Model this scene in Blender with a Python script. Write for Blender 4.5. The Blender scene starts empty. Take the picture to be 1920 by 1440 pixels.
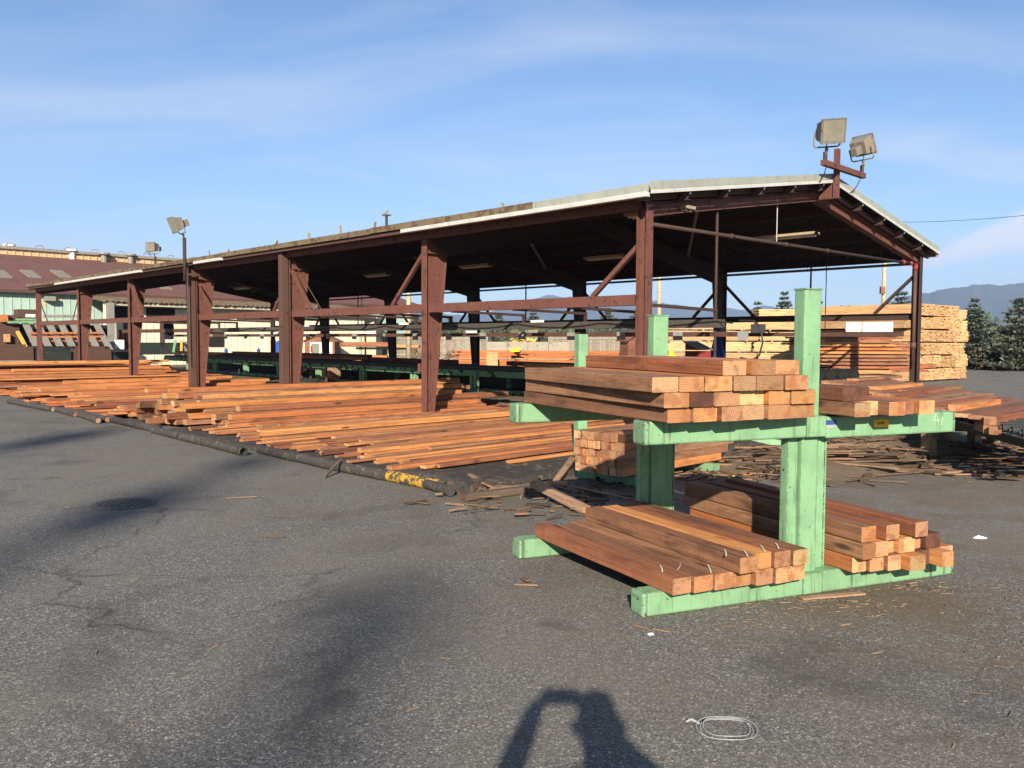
import bpy, math, random
from mathutils import Vector, Matrix
random.seed(11)
rnd = random.random
def ru(a, b): return a + (b - a) * random.random()
R = math.radians
scene = bpy.context.scene
COL = scene.collection

# ------------------------------------------------------------------ camera
H = 1.6; FPX = 1550.0; PITCH = R(3.0016); ROLL = R(0.278)
cam_d = bpy.data.cameras.new('camera'); cam = bpy.data.objects.new('camera', cam_d); COL.objects.link(cam)
cam_d.sensor_width = 36; cam_d.lens = 36 * FPX / 1920; cam_d.clip_start = 0.02; cam_d.clip_end = 20000
cp, sp = math.cos(PITCH), math.sin(PITCH); cr, sr = math.cos(ROLL), math.sin(ROLL)
Rv = Vector((1, 0, 0)); Uv = Vector((0, sp, cp)); Fv = Vector((0, cp, -sp))
cx = Rv * cr + Uv * sr; cy = -Rv * sr + Uv * cr; cz = -Fv
cam.matrix_world = Matrix(((cx.x, cy.x, cz.x, 0), (cx.y, cy.y, cz.y, 0), (cx.z, cy.z, cz.z, H), (0, 0, 0, 1)))
scene.camera = cam
# ------------------------------------------------------------------ world, sun, exposure
SUN_EL = R(23.46); SUN_AZ = R(183.5)
world = bpy.data.worlds.new('World'); scene.world = world; world.use_nodes = True
wt = world.node_tree; wt.nodes.clear()
def wn(t): return wt.nodes.new(t)
wo = wn('ShaderNodeOutputWorld'); wb = wn('ShaderNodeBackground'); sky = wn('ShaderNodeTexSky')
sky.sky_type = 'NISHITA'; sky.sun_disc = False; sky.sun_elevation = SUN_EL; sky.sun_rotation = SUN_AZ
sky.air_density = 1.0; sky.dust_density = 0.35; sky.ozone_density = 2.2; sky.altitude = 50
tc = wn('ShaderNodeTexCoord'); sx = wn('ShaderNodeSeparateXYZ'); wt.links.new(tc.outputs['Generated'], sx.inputs[0])
zz = wn('ShaderNodeMath'); zz.operation = 'MAXIMUM'; wt.links.new(sx.outputs[2], zz.inputs[0]); zz.inputs[1].default_value = 0.0
za = wn('ShaderNodeMath'); za.operation = 'ADD'; wt.links.new(zz.outputs[0], za.inputs[0]); za.inputs[1].default_value = 0.12
dx = wn('ShaderNodeMath'); dx.operation = 'DIVIDE'; wt.links.new(sx.outputs[0], dx.inputs[0]); wt.links.new(za.outputs[0], dx.inputs[1])
dy = wn('ShaderNodeMath'); dy.operation = 'DIVIDE'; wt.links.new(sx.outputs[1], dy.inputs[0]); wt.links.new(za.outputs[0], dy.inputs[1])
cb = wn('ShaderNodeCombineXYZ'); wt.links.new(dx.outputs[0], cb.inputs[0]); wt.links.new(dy.outputs[0], cb.inputs[1])
mp = wn('ShaderNodeMapping'); mp.inputs['Rotation'].default_value = (0, 0, R(-68)); mp.inputs['Scale'].default_value = (0.62, 1.15, 1); mp.inputs['Location'].default_value = (1.35, 2.6, 0)
wt.links.new(cb.outputs[0], mp.inputs[0])
n1 = wn('ShaderNodeTexNoise'); n1.inputs['Scale'].default_value = 1.0; n1.inputs['Detail'].default_value = 7; n1.inputs['Roughness'].default_value = 0.52; n1.inputs['Distortion'].default_value = 1.1
wt.links.new(mp.outputs[0], n1.inputs['Vector'])
rp = wn('ShaderNodeValToRGB'); rp.color_ramp.elements[0].position = 0.42; rp.color_ramp.elements[1].position = 0.80
rp.color_ramp.elements[0].color = (0, 0, 0, 1); rp.color_ramp.elements[1].color = (0.60, 0.60, 0.60, 1)
wt.links.new(n1.outputs['Fac'], rp.inputs[0])
mx = wn('ShaderNodeMixRGB'); wt.links.new(rp.outputs[0], mx.inputs[0]); tn = wn('ShaderNodeMixRGB'); tn.blend_type = 'MULTIPLY'; tn.inputs[0].default_value = 1; tn.inputs[2].default_value = (0.74, 0.86, 1.0, 1); wt.links.new(sky.outputs[0], tn.inputs[1]); wt.links.new(tn.outputs[0], mx.inputs[1]); mx.inputs[2].default_value = (5.3, 5.7, 6.3, 1)
def wm_(op, a, b, clamp=False):
    x = wn('ShaderNodeMath'); x.operation = op; x.use_clamp = clamp
    for i_, q_ in ((0, a), (1, b)):
        if isinstance(q_, (int, float)): x.inputs[i_].default_value = q_
        else: wt.links.new(q_, x.inputs[i_])
    return x.outputs[0]
ym = wm_('MAXIMUM', sx.outputs[1], 0.05); ta = wm_('DIVIDE', sx.outputs[0], ym); tz = wm_('DIVIDE', sx.outputs[2], ym)
n2 = wn('ShaderNodeTexNoise'); n2.inputs['Scale'].default_value = 9; n2.inputs['Detail'].default_value = 6; wt.links.new(tc.outputs['Generated'], n2.inputs['Vector'])
line = wm_('ADD', wm_('MULTIPLY', wm_('SUBTRACT', ta, 0.503), 0.36), 0.098)
dd_ = wm_('ABSOLUTE', wm_('ADD', wm_('SUBTRACT', tz, line), wm_('MULTIPLY', wm_('SUBTRACT', n2.outputs['Fac'], 0.5), 0.035)), 0)
wid = wm_('MAXIMUM', wm_('MULTIPLY', wm_('SUBTRACT', ta, 0.44), 0.17), 0.004)
cm = wm_('MULTIPLY', wm_('SUBTRACT', 1.0, wm_('DIVIDE', dd_, wid), True), wm_('MULTIPLY', wm_('SUBTRACT', ta, 0.45), 12.0, True))
cm = wm_('MULTIPLY', wm_('MULTIPLY', cm, 2.0, True), 0.9)
mc_ = wn('ShaderNodeMixRGB'); wt.links.new(cm, mc_.inputs[0]); wt.links.new(mx.outputs[0], mc_.inputs[1]); mc_.inputs[2].default_value = (6.4, 6.6, 7.0, 1)
wt.links.new(mc_.outputs[0], wb.inputs[0]); wb.inputs[1].default_value = 0.056; wt.links.new(wb.outputs[0], wo.inputs[0])
sun_d = bpy.data.lights.new('sun', 'SUN'); sun = bpy.data.objects.new('sun', sun_d); COL.objects.link(sun)
sun_d.energy = 5.0; sun_d.angle = R(0.6); sun_d.color = (1.0, 0.87, 0.70)
sun_dir = Vector((0.0610 * math.cos(SUN_EL), 0.9981 * math.cos(SUN_EL), -math.sin(SUN_EL)))
sun.rotation_euler = sun_dir.to_track_quat('-Z', 'Y').to_euler(); sun.location = (0, -40, 40)
scene.view_settings.view_transform = 'Standard'; scene.view_settings.look = 'None'
scene.view_settings.gamma = 1; scene.view_settings.use_curve_mapping = False
scene.view_settings.exposure = 1.45

# ------------------------------------------------------------------ pixel -> place helpers (photo 1920x1440)
CAMP = Vector((0, 0, H))
def ray(x, y):
    a, b = x - 960, y - 720
    xi = a * cr + b * sr; yi = -a * sr + b * cr
    return Rv * (xi / FPX) + Uv * (-yi / FPX) + Fv
def gp(x, y, z=0.0):
    r = ray(x, y); return CAMP + r * ((z - H) / r.z)
def dp(x, y, Y):
    r = ray(x, y); return CAMP + r * (Y / r.y)
def onp(x, y, N, P0):
    r = ray(x, y); return CAMP + r * (((P0 - CAMP).dot(N)) / r.dot(N))
TH = R(44.1415); O = Vector((1.9905, 12.636, 0)); S = 5.3666; W = 11.02
U = Vector((-math.sin(TH), math.cos(TH), 0)); V = Vector((math.cos(TH), math.sin(TH), 0)); Z = Vector((0, 0, 1))
def sh(u, v, z=0): return O + U * u + V * v + Z * z
def onU(x, y, u): return onp(x, y, U, O + U * u)
def onV(x, y, v): return onp(x, y, V, O + V * v)
def uv(P): d = P - O; return d.dot(U), d.dot(V)

# ------------------------------------------------------------------ materials
class NT:
    def __init__(s, name):
        s.m = bpy.data.materials.new(name); s.m.use_nodes = True; s.t = s.m.node_tree
        s.b = s.t.nodes['Principled BSDF']; s.b.inputs['Roughness'].default_value = 0.8
        s.b.inputs['Specular IOR Level'].default_value = 0.3
    def n(s, t, **k):
        x = s.t.nodes.new(t)
        for a, v in k.items(): setattr(x, a, v)
        return x
    def l(s, a, b): s.t.links.new(a, b)
    def obj(s): return s.n('ShaderNodeTexCoord').outputs['Object']
    def pos(s): return s.n('ShaderNodeNewGeometry').outputs['Position']
    def rand(s): return s.n('ShaderNodeObjectInfo').outputs['Random']
    def isl(s): return s.n('ShaderNodeNewGeometry').outputs['Random Per Island']
    def map(s, vec, sc=(1, 1, 1), off=None):
        x = s.n('ShaderNodeVectorMath', operation='MULTIPLY'); s.l(vec, x.inputs[0]); x.inputs[1].default_value = sc
        if off is None: return x.outputs[0]
        k = s.n('ShaderNodeMath', operation='MULTIPLY'); s.l(off, k.inputs[0]); k.inputs[1].default_value = 173.0
        y = s.n('ShaderNodeVectorMath', operation='ADD'); s.l(x.outputs[0], y.inputs[0]); s.l(k.outputs[0], y.inputs[1]); return y.outputs[0]
    def noise(s, vec, sc=1, det=4, rough=0.55, dist=0):
        x = s.n('ShaderNodeTexNoise'); s.l(vec, x.inputs['Vector']); x.inputs['Scale'].default_value = sc
        x.inputs['Detail'].default_value = det; x.inputs['Roughness'].default_value = rough; x.inputs['Distortion'].default_value = dist
        return x.outputs['Fac']
    def voro(s, vec, sc=1, out='Distance'):
        x = s.n('ShaderNodeTexVoronoi'); s.l(vec, x.inputs['Vector']); x.inputs['Scale'].default_value = sc; return x.outputs[out]
    def ramp(s, f, stops, mode='LINEAR'):
        x = s.n('ShaderNodeValToRGB'); s.l(f, x.inputs[0]); x.color_ramp.interpolation = mode
        e = x.color_ramp.elements
        while len(e) < len(stops): e.new(0.5)
        for i, (p, c) in enumerate(stops):
            e[i].position = p; e[i].color = (c, c, c, 1) if isinstance(c, (int, float)) else (*c, 1)
        return x.outputs[0]
    def mix(s, f, a, b, mode='MIX'):
        x = s.n('ShaderNodeMixRGB', blend_type=mode)
        for i, q in ((0, f), (1, a), (2, b)):
            if isinstance(q, (int, float)): x.inputs[i].default_value = q if i == 0 else (q, q, q, 1)
            elif isinstance(q, tuple): x.inputs[i].default_value = (*q, 1)
            else: s.l(q, x.inputs[i])
        return x.outputs[0]
    def math(s, op, a, b=0.0, c=None):
        x = s.n('ShaderNodeMath', operation=op)
        for i, q in ((0, a), (1, b)):
            if isinstance(q, (int, float)): x.inputs[i].default_value = q
            else: s.l(q, x.inputs[i])
        return x.outputs[0]
    def sep(s, v):
        x = s.n('ShaderNodeSeparateXYZ'); s.l(v, x.inputs[0]); return x.outputs
    def bump(s, h, st=0.3, d=0.01):
        x = s.n('ShaderNodeBump'); s.l(h, x.inputs['Height']); x.inputs['Strength'].default_value = st; x.inputs['Distance'].default_value = d
        s.l(x.outputs[0], s.b.inputs['Normal'])
    def col(s, c):
        if isinstance(c, tuple): s.b.inputs['Base Color'].default_value = (*c, 1)
        else: s.l(c, s.b.inputs['Base Color'])
        return s
    def rough(s, r):
        if isinstance(r, (int, float)): s.b.inputs['Roughness'].default_value = r
        else: s.l(r, s.b.inputs['Roughness'])
        return s

def wood(name, pal, dark, island=False, stain=0.5, grain=1.0):
    s = NT(name); o = s.obj(); r = s.isl() if island else s.rand()
    base = s.ramp(r, [(i / (len(pal) - 1), c) for i, c in enumerate(pal)])
    g1 = s.noise(s.map(o, (0.9, 16, 16), r), 1, 5, 0.6, 0.6)
    g2 = s.noise(s.map(o, (2.5, 110, 110), r), 1, 3, 0.6)
    bl = s.noise(s.map(o, (1.6, 7, 7), r), 1, 5, 0.65, 0.4)
    saw = s.noise(s.map(o, (48, 2, 2), r), 1, 3, 0.6)
    if island: base = s.mix(1.0, base, s.ramp(s.rand(), [(0, 0.72), (0.5, 1.0), (1, 1.1)]), 'MULTIPLY')
    f1 = s.ramp(g1, [(0.3, 0.62 if grain else 1), (0.5, 1.0), (0.72, 1.22)])
    c = s.mix(1.0, base, f1, 'MULTIPLY')
    c = s.mix(1.0, c, s.ramp(g2, [(0.3, 0.72), (0.6, 1.1)]), 'MULTIPLY')
    c = s.mix(s.math('MULTIPLY', s.ramp(bl, [(0.50, 0.0), (0.66, 1.0)]), stain), c, dark)
    c = s.mix(1.0, c, s.ramp(saw, [(0.30, 0.87), (0.66, 1.06)]), 'MULTIPLY')
    kn = s.voro(s.map(o, (1.5, 6.5, 6.5), r), 1)
    c = s.mix(s.ramp(kn, [(0.07, 0.85), (0.17, 0.0)]), c, tuple(q * 0.35 for q in dark))
    s.col(c); s.rough(s.ramp(bl, [(0.3, 0.7), (0.7, 0.88)])); s.bump(s.math('ADD', g2, s.math('MULTIPLY', g1, 1.5)), 0.45, 0.004)
    return s.m
def endgrain(name, pal, dark):
    s = NT(name); o = s.obj(); r = s.rand()
    x = s.sep(o)
    r2 = s.math('FRACT', s.math('MULTIPLY', r, 7.31)); r3 = s.math('FRACT', s.math('MULTIPLY', r, 23.7))
    yy = s.math('ADD', x[1], s.math('MULTIPLY', s.math('SUBTRACT', r2, 0.5), 0.42))
    zz_ = s.math('ADD', x[2], s.math('MULTIPLY', s.math('SUBTRACT', r3, 0.5), 0.42))
    d = s.math('SQRT', s.math('ADD', s.math('MULTIPLY', yy, yy), s.math('MULTIPLY', zz_, zz_)))
    nz = s.noise(s.map(o, (9, 9, 9), r), 1, 4)
    d2 = s.math('ADD', d, s.math('MULTIPLY', nz, 0.045))
    w = s.math('SINE', s.math('MULTIPLY', d2, 520.0)); ww = s.math('ADD', s.math('MULTIPLY', w, 0.5), 0.5)
    base = s.ramp(r2, [(i / (len(pal) - 1), c) for i, c in enumerate(pal)])
    c = s.mix(1.0, base, s.ramp(ww, [(0, 0.72), (0.6, 1.0), (1, 1.12)]), 'MULTIPLY')
    c = s.mix(1.0, c, s.ramp(r3, [(0.0, 0.62), (0.25, 0.9), (0.7, 1.02), (1.0, 1.18)]), 'MULTIPLY')
    b = s.noise(s.map(o, (11, 11, 11), r), 1, 3, 0.5)
    c = s.mix(s.ramp(b, [(0.5, 0.0), (0.6, 0.6)]), c, dark)
    saw = s.noise(s.map(o, (30, 25, 210), r), 1, 2)
    c = s.mix(1.0, c, s.ramp(saw, [(0.3, 0.82), (0.65, 1.08)]), 'MULTIPLY')
    s.col(c).rough(0.85); s.bump(s.math('ADD', ww, saw), 0.25, 0.003)
    return s.m
M = {}
M['w_orange'] = wood('cedar_orange', [(0.3836, 0.1505, 0.0477), (0.4567, 0.2069, 0.0713), (0.3287, 0.1147, 0.0384), (0.411, 0.1645, 0.0549)], (0.13, 0.045, 0.02), stain=0.5)
M['w_red'] = wood('cedar_red', [(0.2277, 0.0811, 0.0357), (0.2828, 0.1074, 0.0464), (0.1728, 0.0594, 0.0286), (0.2591, 0.1074, 0.05)], (0.070, 0.026, 0.016), stain=0.75)
M['w_brown'] = wood('cedar_brown', [(0.1978, 0.096, 0.0504), (0.2484, 0.1274, 0.0662), (0.1564, 0.0706, 0.0368), (0.2668, 0.147, 0.084)], (0.060, 0.026, 0.016), stain=0.85)
M['w_dark'] = wood('cedar_dark', [(0.09, 0.035, 0.022), (0.13, 0.05, 0.03), (0.07, 0.028, 0.02)], (0.03, 0.014, 0.01), stain=0.6)
M['w_yellow'] = wood('pine_yellow', [(0.4784, 0.2945, 0.1418), (0.5336, 0.3515, 0.1837), (0.4324, 0.2517, 0.1155), (0.5152, 0.3135, 0.147)], (0.26, 0.12, 0.045), True, 0.3)
M['w_yend'] = wood('pine_ends', [(0.4784, 0.2945, 0.1365), (0.5888, 0.399, 0.21), (0.3036, 0.1615, 0.0735), (0.5336, 0.342, 0.168), (0.4416, 0.247, 0.105)], (0.2, 0.09, 0.035), True, 0.4)
M['w_redpack'] = wood('cedar_packs', [(0.352, 0.1144, 0.0382), (0.4048, 0.1496, 0.051), (0.264, 0.0792, 0.0298)], (0.10, 0.035, 0.018), True, 0.4)
M['w_brownpack'] = wood('cedar_brown_packs', [(0.20, 0.065, 0.03), (0.26, 0.09, 0.045), (0.15, 0.05, 0.028)], (0.06, 0.025, 0.015), True, 0.5)
M['w_scrap'] = wood('scrap_wood', [(0.14, 0.085, 0.05), (0.24, 0.155, 0.095), (0.07, 0.045, 0.03), (0.28, 0.16, 0.09), (0.05, 0.034, 0.025), (0.11, 0.075, 0.05)], (0.035, 0.025, 0.018), True, 0.7)
M['w_grey'] = wood('grey_scrap', [(0.10, 0.078, 0.055), (0.075, 0.056, 0.042)], (0.03, 0.024, 0.018), False, 0.5)
M['w_chip'] = wood('chip_wood', [(0.16, 0.115, 0.075), (0.30, 0.21, 0.125), (0.09, 0.065, 0.045), (0.24, 0.16, 0.10)], (0.06, 0.045, 0.03), True, 0.3)
M['w_scrap1'] = wood('scrap_wood_single', [(0.20, 0.11, 0.06), (0.30, 0.19, 0.12), (0.12, 0.065, 0.04), (0.33, 0.20, 0.12)], (0.05, 0.03, 0.02), False, 0.5)
M['w_post'] = wood('weathered_post', [(0.20, 0.14, 0.075), (0.26, 0.18, 0.09)], (0.06, 0.04, 0.025), False, 0.7)
M['w_fence'] = wood('grey_fence_wood', [(0.20, 0.175, 0.14), (0.25, 0.22, 0.175), (0.165, 0.14, 0.115)], (0.1, 0.085, 0.07), True, 0.4)
M['w_pole'] = wood('pale_pole', [(0.36, 0.30, 0.19), (0.40, 0.34, 0.22)], (0.2, 0.16, 0.1), False, 0.4)
M['w_hut'] = wood('hut_boards', [(0.20, 0.085, 0.05), (0.16, 0.07, 0.04)], (0.08, 0.035, 0.02), True, 0.4)
M['e_orange'] = endgrain('cut_end_orange', [(0.36, 0.1785, 0.0672), (0.414, 0.2346, 0.112), (0.306, 0.1326, 0.056), (0.387, 0.2448, 0.1344), (0.45, 0.2958, 0.1344)], (0.20, 0.07, 0.03))
M['e_brown'] = endgrain('cut_end_brown', [(0.27, 0.1377, 0.0728), (0.324, 0.1836, 0.0952), (0.225, 0.102, 0.056), (0.36, 0.204, 0.1008)], (0.13, 0.05, 0.025))
M['e_dark'] = endgrain('cut_end_dark', [(0.085, 0.035, 0.022), (0.11, 0.045, 0.028)], (0.04, 0.018, 0.012))
ENDS = {'w_orange': 'e_orange', 'w_red': 'e_brown', 'w_brown': 'e_orange', 'w_dark': 'e_dark', 'w_scrap1': 'e_brown', 'w_grey': 'e_dark', 'w_post': 'e_brown'}

def paint(name, c, chip, amount=0.62, scale=7.0, drip=0.35, metal_rough=0.5, edge=0.0):
    s = NT(name); p = s.pos()
    a = s.noise(p, scale, 8, 0.66)
    b = s.noise(s.map(p, (26, 26, 2.2)), 1, 4, 0.6)
    f = s.noise(p, 1.6, 5, 0.6)
    cc = s.mix(s.ramp(f, [(0.35, 0.0), (0.7, 0.35)]), c, tuple(q * 0.72 for q in c))
    gr = s.noise(p, 5.5, 7, 0.72); cc = s.mix(s.ramp(gr, [(0.46, 0.0), (0.68, 0.34)]), cc, tuple(0.5 * (q + w) * 0.6 for q, w in zip(c, chip)))
    cc = s.mix(s.math('MULTIPLY', s.ramp(b, [(0.56, 0.0), (0.72, 1.0)]), drip), cc, tuple(q * 0.45 for q in chip))
    cc = s.mix(s.ramp(a, [(amount, 0.0), (amount + 0.035, 1.0)]), cc, chip)
    if edge:
        bv = s.n('ShaderNodeBevel', samples=4); bv.inputs['Radius'].default_value = edge
        ge = s.n('ShaderNodeNewGeometry'); dt = s.n('ShaderNodeVectorMath', operation='DOT_PRODUCT'); s.l(bv.outputs[0], dt.inputs[0]); s.l(ge.outputs['True Normal'], dt.inputs[1])
        em = s.ramp(dt.outputs['Value'], [(0.80, 1.0), (0.985, 0.0)])
        en = s.noise(p, 22, 5, 0.7)
        cc = s.mix(s.math('MULTIPLY', em, s.ramp(en, [(0.42, 0.0), (0.52, 1.0)])), cc, tuple(q * 1.1 for q in chip))
    s.col(cc); s.rough(s.ramp(a, [(amount, metal_rough), (amount + 0.04, 0.9)])); s.bump(s.ramp(a, [(amount, 1.0), (amount + 0.03, 0.0)]), 0.3, 0.002)
    return s.m
M['green'] = paint('mint_green_paint', (0.160, 0.305, 0.170), (0.035, 0.028, 0.018), 0.645, 24, 0.55, 0.5, 0.010)
M['green_worn'] = paint('worn_mint_green_paint', (0.150, 0.275, 0.157), (0.05, 0.03, 0.018), 0.585, 34, 0.6, 0.5, 0.018)
M['green_base'] = paint('dirty_mint_green_paint', (0.152, 0.285, 0.160), (0.045, 0.032, 0.02), 0.655, 26, 0.75, 0.5, 0.012)
M['green_mach'] = paint('machine_green_paint', (0.12, 0.27, 0.13), (0.02, 0.018, 0.014), 0.53, 5, 0.7, 0.6)
M['dark_mach'] = paint('greasy_dark_steel', (0.018, 0.022, 0.02), (0.05, 0.075, 0.05), 0.60, 6, 0.5, 0.55)
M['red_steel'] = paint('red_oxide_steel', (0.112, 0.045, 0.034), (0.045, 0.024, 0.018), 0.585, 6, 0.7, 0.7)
M['red_steel_shaded'] = paint('shaded_red_oxide_steel', (0.040, 0.023, 0.019), (0.025, 0.018, 0.014), 0.6, 5, 0.5, 0.75)  # same red oxide steel, under-roof shade darkened into its colour
M['brown_steel'] = paint('brown_steel', (0.075, 0.040, 0.030), (0.04, 0.022, 0.016), 0.6, 5, 0.4, 0.65)
M['galv'] = paint('galvanised_steel', (0.40, 0.41, 0.40), (0.26, 0.18, 0.11), 0.66, 4, 0.3, 0.45)
M['tin'] = paint('grey_green_tin', (0.24, 0.26, 0.23), (0.17, 0.10, 0.06), 0.66, 3, 0.35, 0.55)
M['moss'] = paint('rusty_mossy_tin', (0.125, 0.098, 0.060), (0.075, 0.045, 0.028), 0.5, 4, 0.3, 0.85)
M['rust_roof'] = paint('rust_red_roof', (0.165, 0.062, 0.042), (0.11, 0.045, 0.03), 0.58, 3, 0.3, 0.8)
M['deck_under_shaded'] = paint('shaded_roof_deck', (0.020, 0.019, 0.019), (0.014, 0.012, 0.011), 0.6, 3, 0.4, 0.8)  # roof underside, its shade painted in as near-black colour
M['steel_plate'] = paint('oily_steel_plate', (0.036, 0.032, 0.028), (0.085, 0.065, 0.043), 0.55, 7, 0.3, 0.75)
M['pipe'] = paint('dark_worn_pipe', (0.040, 0.037, 0.037), (0.10, 0.075, 0.05), 0.56, 12, 0.3, 0.8)
M['shelf'] = paint('dark_shelf_steel', (0.060, 0.054, 0.048), (0.04, 0.03, 0.024), 0.6, 5, 0.4, 0.6)
M['pipe_y'] = paint('flaking_yellow_pipe', (0.40, 0.24, 0.02), (0.055, 0.045, 0.035), 0.50, 12, 0.3, 0.6)
M['teal'] = paint('faded_teal_cladding', (0.30, 0.42, 0.37), (0.32, 0.33, 0.22), 0.62, 0.7, 0.35, 0.6)
M['cream'] = paint('cream_cladding', (0.56, 0.54, 0.41), (0.30, 0.27, 0.19), 0.64, 1.6, 0.5, 0.7)
M['cream_rib'] = paint('yellow_cream_strip', (0.46, 0.33, 0.19), (0.3, 0.18, 0.08), 0.6, 2, 0.5, 0.7)
M['mill_roof'] = paint('maroon_roof', (0.125, 0.058, 0.050), (0.10, 0.046, 0.040), 0.55, 0.6, 0.3, 0.8)
M['skylight'] = paint('dirty_skylight', (0.19, 0.175, 0.13), (0.13, 0.115, 0.085), 0.6, 2, 0.3, 0.5)
M['grey'] = paint('grey_metal', (0.20, 0.19, 0.17), (0.09, 0.07, 0.05), 0.6, 5, 0.4, 0.6)
M['lamp_body'] = paint('weathered_lamp_housing', (0.165, 0.152, 0.122), (0.11, 0.075, 0.045), 0.57, 11, 0.4, 0.5)
M['yellow'] = paint('yellow_paint', (0.55, 0.33, 0.05), (0.1, 0.07, 0.03), 0.62, 5, 0.3, 0.5)
M['white'] = paint('white_board', (0.72, 0.72, 0.68), (0.4, 0.38, 0.33), 0.7, 5, 0.2, 0.6)
M['tag'] = paint('grey_tag', (0.22, 0.22, 0.22), (0.14, 0.13, 0.12), 0.62, 5, 0.3, 0.6)
M['redpaint'] = paint('barn_red_paint', (0.22, 0.03, 0.03), (0.1, 0.02, 0.02), 0.66, 4, 0.4, 0.6)
M['concrete'] = paint('grey_concrete', (0.26, 0.24, 0.19), (0.15, 0.13, 0.10), 0.58, 2, 0.5, 0.9)
M['beige'] = paint('beige_wall', (0.36, 0.33, 0.24), (0.28, 0.25, 0.18), 0.62, 1, 0.2, 0.8)
def plain(name, c, r=0.6, emit=None, metal=0.0):
    s = NT(name); p = s.obj(); n = s.noise(p, 9, 4)
    s.col(s.mix(1.0, c, s.ramp(n, [(0.3, 0.8), (0.7, 1.1)]), 'MULTIPLY')); s.rough(r); s.b.inputs['Metallic'].default_value = metal
    return s.m
M['black'] = plain('black_rubber', (0.012, 0.012, 0.013), 0.6)
M['void'] = plain('painted_dark_interior', (0.012, 0.011, 0.010), 0.9)  # near-black colour standing in for unlit space
M['wire'] = plain('dark_cable', (0.02, 0.02, 0.02), 0.6)
M['tube'] = plain('milky_tube', (0.55, 0.53, 0.42), 0.4)
M['fix'] = plain('fixture_housing', (0.30, 0.24, 0.15), 0.6)
M['navy'] = plain('navy_cloth', (0.010, 0.014, 0.035), 0.9)
M['blue'] = plain('blue_tarp', (0.010, 0.045, 0.22), 0.6)
M['redcloth'] = plain('red_cloth', (0.42, 0.02, 0.02), 0.9)
M['hivis'] = plain('yellow_hi_vis', (0.62, 0.60, 0.02), 0.8)
M['orange_p'] = plain('orange_plastic', (0.60, 0.10, 0.02), 0.6)
M['bluelabel'] = plain('blue_label', (0.03, 0.06, 0.22), 0.5)
M['yellowlabel'] = plain('yellow_label', (0.75, 0.43, 0.01), 0.5)
M['ink'] = plain('black_ink', (0.02, 0.015, 0.01), 0.7)
M['chalk'] = plain('white_chalk', (0.50, 0.55, 0.46), 0.9)
M['strap'] = plain('pale_strap', (0.27, 0.29, 0.31), 0.4)
M['drain'] = paint('cast_iron', (0.075, 0.073, 0.072), (0.11, 0.10, 0.085), 0.50, 10, 0.2, 0.8)
M['skin'] = plain('skin', (0.45, 0.25, 0.17), 0.6)
M['jacket'] = plain('dark_jacket', (0.03, 0.03, 0.04), 0.9)
M['hair'] = plain('dark_hair', (0.02, 0.014, 0.01), 0.7)
M['glass'] = plain('dusty_glass', (0.16, 0.155, 0.12), 0.18)
def leafmat(name, a, b):
    s = NT(name); r = s.isl(); p = s.pos()
    c = s.ramp(r, [(0, a), (0.6, b), (1, tuple(q * 1.35 for q in b))])
    c = s.mix(1.0, c, s.ramp(s.noise(p, 1.2, 3), [(0.3, 0.75), (0.7, 1.15)]), 'MULTIPLY')
    s.col(c).rough(0.7); s.b.inputs['Subsurface Weight'].default_value = 0.0
    return s.m
M['spruce'] = leafmat('blue_spruce_needles', (0.026, 0.042, 0.031), (0.062, 0.082, 0.060))
M['spruce2'] = leafmat('pale_spruce_needles', (0.036, 0.050, 0.034), (0.085, 0.098, 0.064))
M['bush'] = leafmat('shrub_leaves', (0.024, 0.040, 0.018), (0.060, 0.082, 0.036))
M['drybush'] = leafmat('dry_brush', (0.09, 0.05, 0.035), (0.19, 0.125, 0.075))
M['bark'] = plain('bark', (0.07, 0.05, 0.035), 0.9)
s = NT('green_hill_forest'); p = s.pos()
s.col(s.mix(s.noise(p, 0.012, 6), (0.020, 0.032, 0.026), (0.050, 0.062, 0.045))).rough(0.95); M['hill'] = s.m
# asphalt
s = NT('worn_asphalt'); p = s.pos()
big = s.noise(p, 0.33, 5, 0.55, 0.5); mid = s.noise(p, 1.5, 5, 0.6)
fine = s.noise(p, 55, 3, 0.7)
vn = s.n('ShaderNodeTexVoronoi'); s.l(p, vn.inputs['Vector']); vn.inputs['Scale'].default_value = 140
agg = s.sep(vn.outputs['Color'])[0]
vb = s.n('ShaderNodeTexVoronoi'); s.l(p, vb.inputs['Vector']); vb.inputs['Scale'].default_value = 62
agg2 = s.sep(vb.outputs['Color'])[0]
c = s.ramp(agg, [(0.0, (0.0451, 0.0449, 0.0462)), (0.45, (0.096, 0.0949, 0.0924)), (0.8, (0.1519, 0.1479, 0.1375)), (0.94, (0.2401, 0.2326, 0.2068)), (1.0, (0.392, 0.3825, 0.3465))])
c = s.mix(1.0, c, s.ramp(agg2, [(0, 0.74), (0.75, 1.0), (0.95, 1.3)]), 'MULTIPLY')
c = s.mix(1.0, c, s.ramp(fine, [(0.3, 0.75), (0.7, 1.2)]), 'MULTIPLY')
dust = s.math('MULTIPLY', s.ramp(big, [(0.36, 0.0), (0.64, 0.72)]), s.ramp(mid, [(0.3, 0.5), (0.65, 1.0)]))
c = s.mix(dust, c, s.mix(1.0, (0.140, 0.131, 0.113), s.ramp(fine, [(0.3, 0.8), (0.7, 1.15)]), 'MULTIPLY'))
st_ = s.noise(s.map(p, (0.8, 0.8, 1)), 1, 6, 0.62, 0.9)
c = s.mix(s.ramp(st_, [(0.53, 0.0), (0.70, 0.6)]), c, (0.038, 0.037, 0.039))
wp = s.n('ShaderNodeVectorMath', operation='ADD'); s.l(p, wp.inputs[0])
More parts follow.
